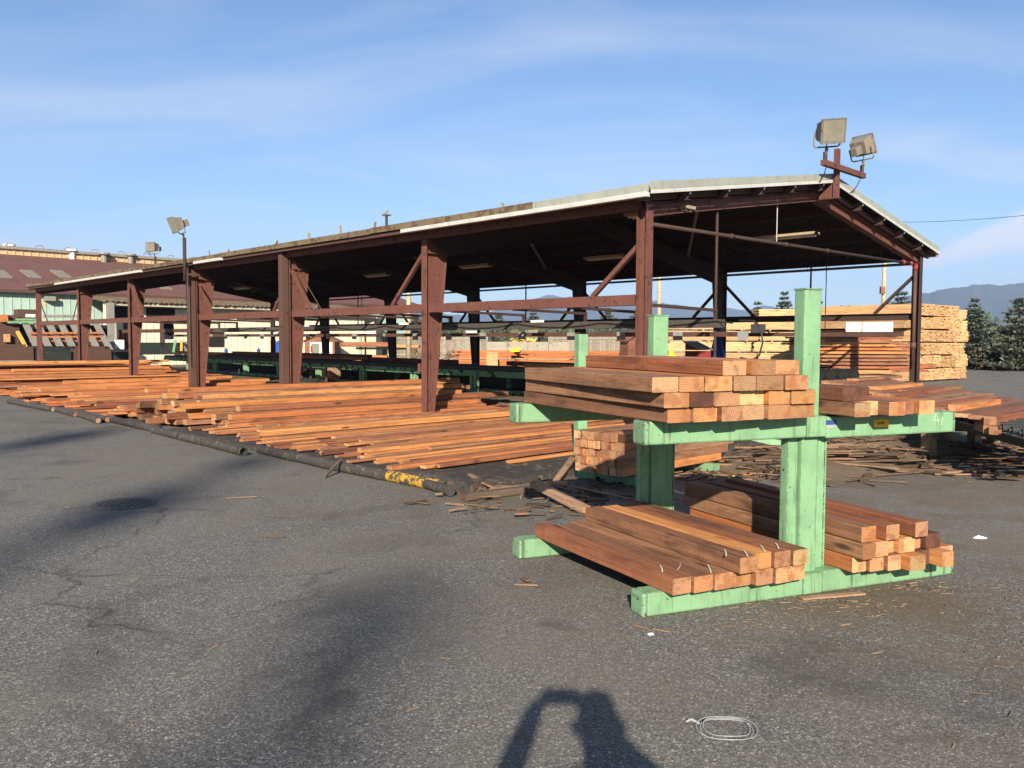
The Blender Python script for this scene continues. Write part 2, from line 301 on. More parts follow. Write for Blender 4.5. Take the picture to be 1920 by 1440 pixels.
wv = s.n('ShaderNodeTexNoise'); s.l(p, wv.inputs['Vector']); wv.inputs['Scale'].default_value = 1.4; wv.inputs['Detail'].default_value = 6; s.l(wv.outputs['Color'], wp.inputs[1])
cv_ = s.n('ShaderNodeTexVoronoi', feature='DISTANCE_TO_EDGE'); s.l(wp.outputs[0], cv_.inputs['Vector']); cv_.inputs['Scale'].default_value = 0.27
crk = s.math('MULTIPLY', s.ramp(cv_.outputs['Distance'], [(0.0, 0.75), (0.006, 0.0)]), s.ramp(s.noise(p, 0.5, 3), [(0.46, 0.0), (0.6, 1.0)]))
c = s.mix(crk, c, (0.018, 0.017, 0.016))
oil = s.noise(s.map(p, (1, 1, 0)), 0.9, 3, 0.4, 1.5); c = s.mix(s.ramp(oil, [(0.66, 0.0), (0.76, 0.5)]), c, (0.026, 0.025, 0.026))
fin2 = s.noise(p, 9, 6, 0.75)
def litter(cx_, cy_, r_):
    d_ = s.n('ShaderNodeVectorMath', operation='DISTANCE'); s.l(p, d_.inputs[0]); d_.inputs[1].default_value = (cx_, cy_, 0)
    k_ = s.ramp(s.math('DIVIDE', d_.outputs['Value'], r_), [(0.25, 1.0), (1.0, 0.0)])
    return s.math('MULTIPLY', k_, s.ramp(s.math('ADD', s.math('MULTIPLY', fin2, 0.7), s.math('MULTIPLY', mid, 0.3)), [(0.38, 0.0), (0.58, 1.0)]))
dirtc = s.mix(s.noise(p, 30, 4, 0.7), (0.040, 0.032, 0.024), (0.130, 0.095, 0.058))
for q_ in ((0.7, 8.9, 2.4), (4.9, 11.3, 3.2), (2.3, 5.1, 0.9), (2.9, 4.2, 0.9), (7.2, 11.3, 2.6)): c = s.mix(s.math('MULTIPLY', litter(*q_), 0.75), c, dirtc)
# sawdust litter close to the shed and the mill side
dv = s.n('ShaderNodeVectorMath', operation='DOT_PRODUCT'); s.l(p, dv.inputs[0]); dv.inputs[1].default_value = V
vv = s.math('SUBTRACT', dv.outputs['Value'], O.dot(V))
lit = s.math('MULTIPLY', s.ramp(s.math('MULTIPLY', s.math('ADD', vv, 8.0), 0.25), [(0.0, 0.0), (1.0, 0.5)]), s.ramp(mid, [(0.42, 0.0), (0.62, 1.0)]))
lit2 = s.ramp(s.math('MULTIPLY', s.math('SUBTRACT', 14.0, vv), 0.3), [(0, 0.0), (1, 1.0)])
c = s.mix(s.math('MULTIPLY', lit, lit2), c, (0.105, 0.075, 0.045))
s.col(c).rough(0.88); s.bump(s.math('ADD', agg, s.math('MULTIPLY', fine, 0.8)), 0.55, 0.006); M['asphalt'] = s.m
s = NT('sawdust_dirt'); p = s.pos()
s.col(s.mix(s.noise(p, 3.5, 7, 0.68), (0.050, 0.038, 0.026), (0.165, 0.125, 0.08))).rough(0.95); s.bump(s.noise(p, 40, 5, 0.7), 0.7, 0.02); M['dirt'] = s.m
s = NT('rough_grass'); p = s.pos()
s.col(s.mix(s.noise(p, 0.6, 6, 0.65), (0.065, 0.062, 0.028), (0.115, 0.095, 0.05))).rough(0.95); M['grass'] = s.m

# ------------------------------------------------------------------ mesh builder and tagging
WL = {}
class MB:
    def __init__(s): s.v = []; s.f = []; s.m = []
    def box(s, c, size, X=None, Y=None, Zv=None, mi=0):
        X = X or Vector((1, 0, 0)); Y = Y or Vector((0, 1, 0)); Zv = Zv or Vector((0, 0, 1)); c = Vector(c)
        a, b, d = size[0] / 2, size[1] / 2, size[2] / 2; n = len(s.v)
        for i, j, k in ((-1, -1, -1), (1, -1, -1), (1, 1, -1), (-1, 1, -1), (-1, -1, 1), (1, -1, 1), (1, 1, 1), (-1, 1, 1)):
            s.v.append(c + X * (a * i) + Y * (b * j) + Zv * (d * k))
        for q in ((3, 2, 1, 0), (4, 5, 6, 7), (0, 1, 5, 4), (1, 2, 6, 5), (2, 3, 7, 6), (3, 0, 4, 7)):
            s.f.append([n + t for t in q]); s.m.append(mi)
        return s
    def beam(s, p0, p1, w, h, up=None, mi=0):
        p0, p1 = Vector(p0), Vector(p1); X = (p1 - p0); L = X.length; X = X / L
        up = up or (Z if abs(X.z) < 0.95 else U)
        Y = up.cross(X).normalized(); Zv = X.cross(Y).normalized()
        return s.box((p0 + p1) / 2, (L, w, h), X, Y, Zv, mi)
    def tube(s, p0, p1, r, n=8, r2=None, mi=0, caps=True, cmi=None):
        p0, p1 = Vector(p0), Vector(p1); X = (p1 - p0).normalized(); r2 = r if r2 is None else r2
        A = X.orthogonal().normalized(); B = X.cross(A); k = len(s.v)
        for P, q in ((p0, r), (p1, r2)):
            for i in range(n):
                t = 2 * math.pi * i / n; s.v.append(P + (A * math.cos(t) + B * math.sin(t)) * q)
        for i in range(n):
            j = (i + 1) % n; s.f.append([k + i, k + j, k + n + j, k + n + i]); s.m.append(mi)
        if caps:
            s.f.append([k + i for i in range(n)][::-1]); s.f.append([k + n + i for i in range(n)]); s.m += [mi if cmi is None else cmi] * 2
        return s
    def path(s, pts, r, n=6, mi=0):
        for a, b in zip(pts[:-1], pts[1:]): s.tube(a, b, r, n, mi=mi)
        return s
    def prism(s, pts, ext, mi=0):
        pts = [Vector(p) for p in pts]; ext = Vector(ext); n = len(pts); k = len(s.v)
        s.v += pts + [p + ext for p in pts]
        s.f.append([k + i for i in range(n)][::-1]); s.f.append([k + n + i for i in range(n)]); s.m += [mi, mi]
        for i in range(n):
            j = (i + 1) % n; s.f.append([k + i, k + j, k + n + j, k + n + i]); s.m.append(mi)
        return s
    def quad(s, a, b, c, d, mi=0):
        k = len(s.v); s.v += [Vector(q) for q in (a, b, c, d)]; s.f.append([k, k + 1, k + 2, k + 3]); s.m.append(mi); return s
    def tri(s, a, b, c, mi=0):
        k = len(s.v); s.v += [Vector(q) for q in (a, b, c)]; s.f.append([k, k + 1, k + 2]); s.m.append(mi); return s
    def build(s, name, mats, parent=None, org=None, bev=0, smooth=False, local=False):
        if isinstance(mats, str): mats = [mats]
        if local: c = Vector((0, 0, 0))
        elif org is not None: c = Vector(org)
        else:
            c = Vector([(min(p[i] for p in s.v) + max(p[i] for p in s.v)) / 2 for i in range(3)])
        me = bpy.data.meshes.new(name); me.from_pydata([p - c for p in s.v], [], s.f)
        for q in mats: me.materials.append(M[q])
        me.polygons.foreach_set('material_index', s.m); me.update()
        if smooth: me.polygons.foreach_set('use_smooth', [True] * len(me.polygons))
        o = bpy.data.objects.new(name, me); COL.objects.link(o); place(o, c, parent)
        fixn(me)
        if bev:
            b = o.modifiers.new('bevel', 'BEVEL'); b.width = bev; b.segments = 2; b.limit_method = 'ANGLE'
        return o
def fixn(me):
    import bmesh
    bm = bmesh.new(); bm.from_mesh(me); bmesh.ops.recalc_face_normals(bm, faces=bm.faces); bm.to_mesh(me); bm.free()
def place(o, c, parent=None):
    WL[o.name] = Vector(c)
    if parent is not None:
        o.parent = parent; o.location = Vector(c) - WL[parent.name]
    else: o.location = c
def tag(o, label=None, cat=None, group=None, kind=None):
    if label: o['label'] = label
    if cat: o['category'] = cat
    if group: o['group'] = group
    if kind: o['kind'] = kind
    return o
def thing(name, label, cat, loc=(0, 0, 0), group=None):
    o = bpy.data.objects.new(name, None); COL.objects.link(o); place(o, Vector(loc)); o.empty_display_size = 0.2
    return tag(o, label, cat, group)
def copy_tree(o, parent=None):
    c = o.copy(); COL.objects.link(c); c.parent = parent
    WL[c.name] = WL.get(o.name, Vector((0, 0, 0)))
    for ch in list(o.children): copy_tree(ch, c)
    return c
ORD = ['first', 'second', 'third', 'fourth', 'fifth', 'sixth', 'seventh', 'eighth', 'ninth', 'tenth', 'eleventh', 'twelfth']
_tm = {}
def timber_mesh(L, w, h, wm, name, ch=0.004, em=None):
    em = em or ENDS[wm]
    key = (round(L, 2), round(w, 3), round(h, 3), wm, em)
    if key in _tm: return _tm[key]
    a, b = w / 2, h / 2; c = min(ch, a * .3, b * .3)
    sec = [(-a + c, -b), (a - c, -b), (a, -b + c), (a, b - c), (a - c, b), (-a + c, b), (-a, b - c), (-a, -b + c)]
    vs = []; fs = []; mi = []
    nseg = 3 if L > 1.2 else 1
    for q in range(nseg + 1):
        x = -L / 2 + L * q / nseg
        j1, j2 = (0, 0) if q in (0, nseg) else (ru(-.002, .002), ru(-.002, .002))
        vs += [(x, y + j1, z + j2) for y, z in sec]
    for q in range(nseg):
        for i in range(8):
            j = (i + 1) % 8; k = q * 8
            fs.append([k + i, k + j, k + 8 + j, k + 8 + i]); mi.append(0)
    fs.append(list(range(8))[::-1]); fs.append([nseg * 8 + i for i in range(8)]); mi += [1, 1]
    me = bpy.data.meshes.new(name); me.from_pydata(vs, [], fs); me.materials.append(M[wm]); me.materials.append(M[em])
    me.polygons.foreach_set('material_index', mi); me.update(); fixn(me)
    _tm[key] = me; return me
def timber(name, p0, p1, w, h, wm, label=None, cat=None, group=None, parent=None, roll=0, em=None):
    p0, p1 = Vector(p0), Vector(p1); d = p1 - p0; L = max(0.1, round(d.length * 20) / 20)
    o = bpy.data.objects.new(name, timber_mesh(L, w, h, wm, name, em=em)); COL.objects.link(o)
    X = d.normalized(); Y = Z.cross(X).normalized(); Zv = X.cross(Y)
    m = Matrix((X, Y, Zv)).transposed(); o.rotation_euler = (m @ Matrix.Rotation(roll, 3, 'X')).to_euler()
    place(o, (p0 + p1) / 2, parent); tag(o, label, cat, group)
    return o

# ------------------------------------------------------------------ setting: ground, hills, haze
g = MB(); GR = 5200
g.quad((-GR, -900, 0), (GR, -900, 0), (GR, GR, 0), (-GR, GR, 0)); tag(g.build('ground', 'asphalt', org=(0, 0, 0)), kind='structure')
g = MB(); g.quad((-400, 56, 0.012), (600, 56, 0.012), (600, 900, 0.012), (-400, 900, 0.012)); tag(g.build('grass_field', 'grass', org=(0, 0, 0)), kind='structure')
from mathutils import noise as mnoise
def hills(name, prof, D, depth, fade, seed):
    xs = [p[0] for p in prof]; ys = [p[1] for p in prof]
    def top(x):
        if x <= xs[0]: return ys[0]
        for i in range(len(xs) - 1):
            if x <= xs[i + 1]:
                t = (x - xs[i]) / (xs[i + 1] - xs[i]); t = t * t * (3 - 2 * t) * .5 + t * .5; return ys[i] + (ys[i + 1] - ys[i]) * t
        return ys[-1]
    nx = int((xs[-1] - xs[0]) / 6); nr = 14
    vs = []; fs = []
    for i in range(nx + 1):
        px = xs[0] + (xs[-1] - xs[0]) * i / nx
        P = dp(px, top(px), D); ht = P.z * (1 + 0.05 * mnoise.noise(Vector((px * .03, seed, 0))) + 0.03 * mnoise.noise(Vector((px * .11, seed, 3))))
        dirv = Vector((P.x, P.y, 0)).normalized()
        for j in range(nr + 1):
            t = j / nr
            k = 1 - abs(t - 0.62) / 0.62 if t < 0.62 else 1 - (t - 0.62) / 0.6
            k = k ** 0.85
            rr = D + depth * (t - 0.62)
            z = ht * k * (1 + 0.14 * (1 - k) * mnoise.noise(Vector((px * .035, t * 5, seed)))) + ht * 0.06 * mnoise.noise(Vector((px * .06, t * 9, seed + 5))) * (1 - k) 
            q = dirv * (rr * P.length / D if False else rr / max(.3, dirv.y))
            vs.append((q.x, q.y, max(z, -0.5)))
    for i in range(nx):
        for j in range(nr):
            a = i * (nr + 1) + j; fs.append([a, a + 1, a + nr + 2, a + nr + 1])
    me = bpy.data.meshes.new(name); me.from_pydata(vs, [], fs); me.materials.append(M['hill']); me.update()
    me.polygons.foreach_set('use_smooth', [True] * len(fs))
    o = bpy.data.objects.new(name, me); COL.objects.link(o); fixn(me); tag(o, kind='structure'); return o
hills('mountain_range', [(-600, 556), (-400, 540), (0, 545), (300, 560), (480, 585), (590, 574), (640, 568), (700, 560), (735, 556), (775, 580), (800, 572), (840, 588), (900, 588), (960, 572), (1000, 557), (1035, 550), (1060, 556), (1100, 549), (1150, 551), (1195, 558), (1240, 565), (1280, 567), (1320, 581), (1360, 574), (1400, 580), (1435, 570), (1480, 583), (1530, 592), (1600, 598), (1700, 596), (2000, 590), (2600, 560)], 4200, 1500, 0, 1.3)
hills('nearer_hill', [(1560, 612), (1610, 590), (1650, 570), (1700, 553), (1740, 546), (1790, 532), (1840, 528), (1900, 528), (1980, 522), (2200, 500), (2500, 520), (3000, 560)], 2900, 1100, 0, 7.7)
HZ = True
if HZ:
    g = MB(); g.box((0, 2250, 210), (10800, 6700, 424)); o = g.build('haze', 'void', org=(0, 0, 0))
    hm = bpy.data.materials.new('haze_air'); hm.use_nodes = True; t = hm.node_tree; t.nodes.clear()
    ho = t.nodes.new('ShaderNodeOutputMaterial'); hv = t.nodes.new('ShaderNodeVolumePrincipled')
    hv.inputs['Color'].default_value = (0.37, 0.52, 0.88, 1); hv.inputs['Density'].default_value = 0.00019; hv.inputs['Anisotropy'].default_value = 0.0
    t.links.new(hv.outputs[0], ho.inputs['Volume']); o.data.materials.clear(); o.data.materials.append(hm); tag(o, kind='stuff')

# ------------------------------------------------------------------ the open shed
EAVE = 3.71; RIDGE = 4.78; OVG = 0.34; SL = (RIDGE - 3.84) / (W / 2 + OVG)
def roofz(v): return 3.84 + SL * ((v + OVG) if v <= W / 2 else (W + OVG - v))
shed = thing('open_shed', 'long open sided shed with dark red steel frame and low pitched metal roof', 'shed', sh(0, 0, 0))
NB = 6
# columns
for k in range(NB + 1):
    for side in (0, 1):
        vo = 0.0 if side == 0 else W; sg = 1 if side == 0 else -1
        end = k in (0, NB)
        m = MB(); u = S * k
        if end:
            P = sh(u, vo + sg * 0.02)
            m.box(P + Z * (EAVE / 2), (0.17, 0.012, EAVE), U, V)                                  # web across
            for q in (-1, 1):
                m.box(P + U * (0.085 * q) + Z * (EAVE / 2), (0.014, 0.17, EAVE), U, V)
            m.box(P + Z * 0.012, (0.30, 0.30, 0.024), U, V)
            c = m.build('column', 'red_steel' if side == 0 else 'red_steel_shaded', shed)
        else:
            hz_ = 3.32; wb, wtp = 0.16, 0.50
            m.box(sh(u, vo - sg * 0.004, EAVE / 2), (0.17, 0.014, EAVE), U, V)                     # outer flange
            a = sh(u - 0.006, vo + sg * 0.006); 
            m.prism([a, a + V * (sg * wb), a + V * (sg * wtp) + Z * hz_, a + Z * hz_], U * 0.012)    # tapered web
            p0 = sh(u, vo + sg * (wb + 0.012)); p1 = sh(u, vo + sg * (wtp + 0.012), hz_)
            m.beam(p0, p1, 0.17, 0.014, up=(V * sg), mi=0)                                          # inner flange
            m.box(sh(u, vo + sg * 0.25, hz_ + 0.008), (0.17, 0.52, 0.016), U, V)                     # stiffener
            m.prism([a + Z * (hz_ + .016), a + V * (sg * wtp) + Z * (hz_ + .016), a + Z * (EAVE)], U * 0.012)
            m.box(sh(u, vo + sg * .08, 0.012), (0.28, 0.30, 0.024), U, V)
            c = m.build('column', 'red_steel' if side == 0 else 'red_steel_shaded', shed)
            if side == 0 and k in (2, 3):
                m = MB(); m.box(sh(u, -0.135, EAVE / 2), (0.16, 0.19, EAVE - 0.02), U, V)
                m.build('guard_post', 'brown_steel', shed, bev=0.008)
            if side == 0 and k in (1, 2, 3):
                m = MB(); m.box(sh(u + 0.10, -0.02, 1.05), (0.06, 0.10, 0.17), U, V); m.build('switch_box', 'red_steel' if k != 3 else 'redpaint', shed)
# rafters
for k in range(NB + 1):
    u = S * k; end = k in (0, NB)
    m = MB()
    for sg, v0 in ((1, 0.0), (-1, W)):
        d0 = 0.17 if end else 0.46; d1 = 0.17 if end else 0.30
        zt = lambda v: roofz(v) - 0.22
        A = [sh(u - .006, v0 + sg * .02, zt(.02)), sh(u - .006, W / 2, zt(W / 2)), sh(u - .006, W / 2, zt(W / 2) - d1), sh(u - .006, v0 + sg * (.02 if end else .52), zt(.02 if end else .52) - d0)]
        m.prism(A, U * 0.012)
        m.beam(A[3] + U * .006 - Z * .008, A[2] + U * .006 - Z * .008, 0.16, 0.014)
        m.beam(A[0] + U * .006 + Z * .008, A[1] + U * .006 + Z * .008, 0.16, 0.014)
    m.build('rafter', 'red_steel' if end else 'red_steel_shaded', shed)
# purlins
for sg in (1, -1):
    for j in range(5):
        v = 0.7 + j * 1.12; v = v if sg == 1 else W - v
        m = MB(); zt = roofz(v) - 0.015
        m.box(sh(NB * S / 2, v, zt - 0.10), (NB * S + 2 * OVG - .06, 0.012, 0.19), U, V)
        m.box(sh(NB * S / 2, v + .03, zt - 0.20), (NB * S + 2 * OVG - .06, 0.07, 0.012), U, V)
        m.build('purlin', 'red_steel_shaded', shed)
        m = MB(); P = sh(-OVG + .005, v, zt - .02)
        m.prism([P, P + V * .12, P - Z * .10], U * -0.012); m.build('purlin_clip', 'galv', shed)
# roof sheets with real ribs
def roof_sheet(k, sg):
    u0 = S * k - (OVG if k == 0 else 0); u1 = S * (k + 1) + (OVG if k == NB - 1 else 0)
    ve = -OVG if sg == 1 else W + OVG
    prof = []; n = int(round((u1 - u0) / 0.28))
    for i in range(n):
        x = u0 + (u1 - u0) * i / n; w = (u1 - u0) / n
        prof += [(x, 0), (x + w * .55, 0), (x + w * .66, .032), (x + w * .88, .032)]
    prof.append((u1, 0))
    m = MB(); 
    for th in (0, 0.006):
        for x, z in prof:
            m.v += [sh(x, ve, 3.84 + z + th), sh(x, W / 2 - sg * 0.004, RIDGE + z + th)]
    N = len(prof)
    for i in range(N - 1):
        for b in (0, 2 * N):
            m.f.append([b + 2 * i, b + 2 * i + 1, b + 2 * i + 3, b + 2 * i + 2]); m.m.append(0 if b else 1)
        m.f.append([2 * i, 2 * i + 2, 2 * N + 2 * i + 2, 2 * N + 2 * i]); m.m.append(0)
    m.build('roof_sheet', ['rust_roof', 'deck_under_shaded'], shed)
for k in range(NB):
    for sg in (1, -1): roof_sheet(k, sg)
m = MB(); m.prism([sh(-OVG, W / 2 - .28, RIDGE - .01), sh(-OVG, W / 2, RIDGE + .055), sh(-OVG, W / 2 + .28, RIDGE - .01), sh(-OVG, W / 2 + .28, RIDGE + .0), sh(-OVG, W / 2, RIDGE + .07), sh(-OVG, W / 2 - .28, RIDGE)], U * (NB * S + 2 * OVG)); m.build('ridge_cap', 'rust_roof', shed)
# gable trim, two bands per slope, both gables
for u, su in ((-OVG, -1), (NB * S + OVG, 1)):
    for sg, ve in ((1, -OVG), (-1, W + OVG)):
        e = sh(u + su * .012, ve, 3.84); r_ = sh(u + su * .012, W / 2, RIDGE)
        m = MB()
        m.prism([e + Z * .085, r_ + Z * .085, r_ - Z * .03, e - Z * .03], U * (su * .012)); m.build('gable_trim', 'tin', shed)
        m = MB(); e2 = e + U * (su * .014); r2 = r_ + U * (su * .014)
        m.prism([e2 - Z * .035, r2 - Z * .035, r2 - Z * .095, e2 - Z * .095], U * (su * .012)); m.build('gable_flashing', 'galv', shed)
        m = MB(); m.beam(e - U * (su * .25) - Z * .12, r_ - U * (su * .25) - Z * .12, .05, .12); m.build('barge_rafter', 'brown_steel', shed)
# eave line: mossy edge, gutter, beam
for sg, ve in ((1, -OVG), (-1, W + OVG)):
    n = 14; LN = NB * S + 2 * OVG
    for i in range(n):
        u0 = -OVG + LN * i / n; u1 = -OVG + LN * (i + 1) / n - .006
        m = MB(); dz = ru(-.012, .012)
        m.box(sh((u0 + u1) / 2, ve - sg * .02, 3.835 + dz), (u1 - u0, .03, .115), U, V); m.build('eave_edge', 'moss' if i else 'tin', shed)
    segs = [(-.34, 5.6), (13.6, 15.3), (19.3, 28.3)] if sg == 1 else [(-.34, 30)]
    for u0, u1 in segs:
        m = MB(); m.box(sh((u0 + u1) / 2, ve - sg * .03, 3.735), (u1 - u0, .10, .075), U, V); m.build('gutter', 'galv', shed, bev=.01)
    m = MB(); m.box(sh(NB * S / 2, ve + sg * .05, 3.74), (LN - .1, .05, .07), U, V); m.build('eave_board', 'brown_steel', shed)
    for k in range(NB):
        m = MB(); m.box(sh(S * (k + .5), (0 if sg == 1 else W) - sg * .07, 3.71), (S - .01, .05, .20), U, V)
        m.box(sh(S * (k + .5), (0 if sg == 1 else W) - sg * .03, 3.605), (S - .01, .12, .012), U, V)
        m.build('eave_beam', 'red_steel' if sg == 1 else 'red_steel_shaded', shed)
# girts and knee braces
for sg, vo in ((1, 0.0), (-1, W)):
    mt = 'red_steel' if sg == 1 else 'red_steel_shaded'
    for k in range(NB):
        m = MB(); m.box(sh(S * (k + .5), vo + sg * .03, 2.235), (S - .19, .012, .165), U, V)
        m.box(sh(S * (k + .5), vo + sg * .07, 2.315), (S - .19, .07, .010), U, V); m.box(sh(S * (k + .5), vo + sg * .07, 2.155), (S - .19, .07, .010), U, V)
        m.build('girt', mt, shed)
        if sg == -1:
            m = MB(); m.box(sh(S * (k + .5), vo + sg * .10, 2.9), (.035, .035, 1.4), U, V); m.build('sag_rod', mt, shed)
for k, du, zt, thick in ((0, 1.05, 3.1, .07), (1, 1.15, 3.32, .07), (2, -.95, 3.28, .07), (2, .85, 3.1, .06), (3, -1.0, 3.2, .035), (4, -1.0, 3.5, .10), (5, .9, 3.2, .03), (6, -1.1, 3.2, .04)):
    m = MB(); m.beam(sh(S * k + math.copysign(.09, du), .05, zt), sh(S * k + du, .06, 2.32), thick, thick); m.build('knee_brace', 'red_steel', shed)
for k, du, zt in ((1, 1.25, 3.6), (2, -1.35, 3.55)):
    m = MB(); m.tube(sh(S * k, .12, zt), sh(S * k + du, .10, 2.3), .011, 6); m.build('tie_rod', 'brown_steel', shed)
for k in range(NB + 1):
    for du in ((1.0, -1.0) if 0 < k < NB else ((1.0,) if k == 0 else (-1.0,))):
        m = MB(); m.beam(sh(S * k + math.copysign(.09, du), W - .06, 3.2), sh(S * k + du, W - .06, 2.32), .07, .07); m.build('knee_brace', 'red_steel_shaded', shed)
# cable shelf hung from the girts on arms, with number tags
m = MB(); m.box(sh(9.5, 2.0, 1.905), (19.3, .16, .14), U, V); m.build('cable_shelf', 'shelf', shed)
m = MB(); m.box(sh(23.5, 2.0, 1.905), (8.6, .16, .13), U, V); m.build('cable_shelf', 'brown_steel', shed)
m = MB(); m.box(sh(12, 2.6, 1.73), (24.5, .06, .085), U, V); m.build('tag_rail', 'brown_steel', shed)
for u in [0] + [S * k + d for k in range(0, 4) for d in (1.6, 2.9, 4.6)]:
    m = MB(); m.beam(sh(u, .06, 2.16), sh(u, 2.05, 2.13), .045, .05); m.beam(sh(u, 2.02, 2.13), sh(u, 2.02, 1.93), .05, .05); m.build('shelf_arm', 'red_steel_shaded', shed)
for i in range(17):
    u = -.2 + i * 1.32 + ru(-.1, .1)
    m = MB(); m.box(sh(u, 2.555, 1.70 + ru(-.01, .01)), (.20, .02, .155), U, V); m.build('number_tag', 'tag', shed)
for i, u in enumerate((2.2, 4.3, 6.8, 8.9, 11.3, 13.6, 16.0)):
    m = MB(); m.box(sh(u, 2.12 if i % 2 else 2.5, 2.0 if i % 2 else 1.80), (.36, .03, .055), U, V); m.build('name_strip', 'white', shed)
# sagging cable along the shelf
pts = []
for i in range(61):
    t = i / 60; u = -.4 + 19 * t; ph = (u / 2.35) % 1.0
    pts.append(sh(u, 1.905, 1.955 - .085 * (1 - (2 * ph - 1) ** 2)))
m = MB(); m.path(pts, .013, 5); m.build('hanging_cable', 'wire', shed)
m = MB(); pts = [sh(-.5, 1.95, 1.95), sh(-.75, 1.95, 1.94), sh(-.88, 1.95, 1.85), sh(-.92, 1.96, 1.6), sh(-.86, 1.97, 1.38), sh(-.72, 1.98, 1.30), sh(-.5, 2.0, 1.34)]
m.path(pts, .014, 6); m.build('cable_loop', 'wire', shed)
# back wall tag rail with white and grey boards
m = MB(); m.box(sh(13.4, W - .25, 1.80), (26.4, .06, .10), U, V); m.build('tag_rail', 'brown_steel', shed)
def backboard(x0, y0, x1, y1, mt, v=W - .30):
    a, b_ = onV(x0, y0, v), onV(x1, y1, v); ua, _ = uv(a); ub, _ = uv(b_)
    m = MB(); m.box(sh((ua + ub) / 2, v, (a.z + b_.z) / 2), (abs(ub - ua), .02, abs(a.z - b_.z)), U, V); m.build('sign_board', mt, shed)
for q in ((1587, 604, 1615, 622, 'white'), (1618, 604, 1674, 622, 'white'), (1408, 608, 1435, 624, 'white'), (1338, 610, 1361, 624, 'tag')): backboard(*q)
# sprinkler pipes
m = MB(); pa, pb = sh(.0, .12, 3.39), sh(.0, W - .16, 3.50); m.tube(pa, pb, .032, 10)
for t in (.22, .40, .56): 
    q = pa.lerp(pb, t); dd = (pb - pa).normalized(); m.tube(q - dd * .05, q + dd * .05, .045, 10)
m.build('sprinkler_pipe', 'red_steel_shaded', shed, smooth=True)
m = MB(); m.tube(sh(0.1, W - .3, 3.50), sh(NB * S - .3, W - .3, 3.45), .035, 8); m.build('sprinkler_pipe', 'brown_steel', shed, smooth=True)
m = MB(); q = sh(.0, W - .16, 3.5); m.tube(q, q - Z * 2.5, .04, 10); m.tube(q - Z * 2.05, q - Z * 1.9, .065, 10); m.build('riser_pipe', 'brown_steel', shed, smooth=True)
m = MB(); dd = V
for d_ in (.05, .30, .75):
    m = MB(); m.tube(q - V * d_ - V * .06, q - V * d_ + V * .05, .055, 10); m.build('pipe_coupling', 'redpaint', shed, smooth=True)
m = MB(); m.tube(q + Z * .0, q - Z * .14, .06, 10); m.build('pipe_coupling', 'redpaint', shed, smooth=True)
for k in range(1, NB + 1):
    m = MB(); m.tube(sh(S * (k - .5), W - .3, 3.45), sh(S * (k - .5), W - .3, roofz(W - .3) - .1), .008, 5); m.build('pipe_hanger', 'brown_steel', shed)
m = MB(); m.tube(sh(0.0, 4.05, 3.42), sh(0, 4.05, roofz(4.05) - .3), .008, 5); m.build('pipe_hanger', 'galv', shed)
m = MB(); m.tube(sh(0.0, 2.02, .95), sh(0, 2.02, roofz(2.0) - .38), .025, 8); m.build('drop_pipe', 'red_steel_shaded', shed)
for u, v, z in ((1.5, 9.3, 1.9), (5.9, 8.2, 2.2), (10.0, 4.0, 2.1), (12.2, 7.5, 1.9), (16.5, 4.5, 2.0), (18, 7, 2)):
    m = MB(); m.tube(sh(u, v, z), sh(u, v, roofz(v) - .1), .012, 5); m.build('drop_cable', 'wire', shed)
# lateral roof braces
for a_, b_ in (((.1, 2.2), (S - .1, 9.0)), ((S + .1, 2.2), (2 * S - .1, 9.0)), ((2 * S + .1, 2.2), (3 * S - .1, 9.0))):
    m = MB(); m.beam(sh(a_[0], a_[1], roofz(a_[1]) - .30), sh(a_[0] + 2.6, 5.5, RIDGE - .30), .06, .06); m.beam(sh(a_[0] + 2.6, 5.52, RIDGE - .30), sh(b_[0], b_[1], roofz(b_[1]) - .30), .06, .06); m.build('roof_brace', 'grey', shed)

# fluorescent fixtures
def fixture_tree():
    t = thing('ceiling_light', 'x', 'light')
    m = MB(); m.box((0, 0, .03), (1.25, .26, .05)); m.prism([(-.625, -.13, .005), (-.625, .13, .005), (-.625, .05, .055), (-.625, -.05, .055)], (1.25, 0, 0)); m.build('fixture_housing', 'fix', t)
    m = MB(); m.tube((-.58, -.06, -.015), (.58, -.06, -.015), .017, 8); m.build('lamp_tube', 'tube', t)
    m = MB(); m.tube((-.58, .06, -.015), (.58, .06, -.015), .017, 8); m.build('lamp_tube', 'tube', t)
    return t
fx = fixture_tree()
for i, (x, y, lab) in enumerate(((1475, 445, 'long fluorescent light under the roof nearest the open gable centre'), (1235, 400, 'fluorescent light under the roof just behind the corner column'), (1135, 484, 'fluorescent light in the second bay left of the corner column'), (893, 500, 'fluorescent light right of the column standing in the thin boards'), (708, 517, 'small fluorescent light left of the diagonal knee brace'), (455, 541, 'tiny fluorescent light deep under the far end of the roof'))):
    P = gp(x, y, 3.70); o = fx if i == 0 else copy_tree(fx); o.location = P; o.rotation_euler = (0, 0, TH + math.pi / 2)
    tag(o, lab, 'light', 'fluorescent lights under the shed roof')

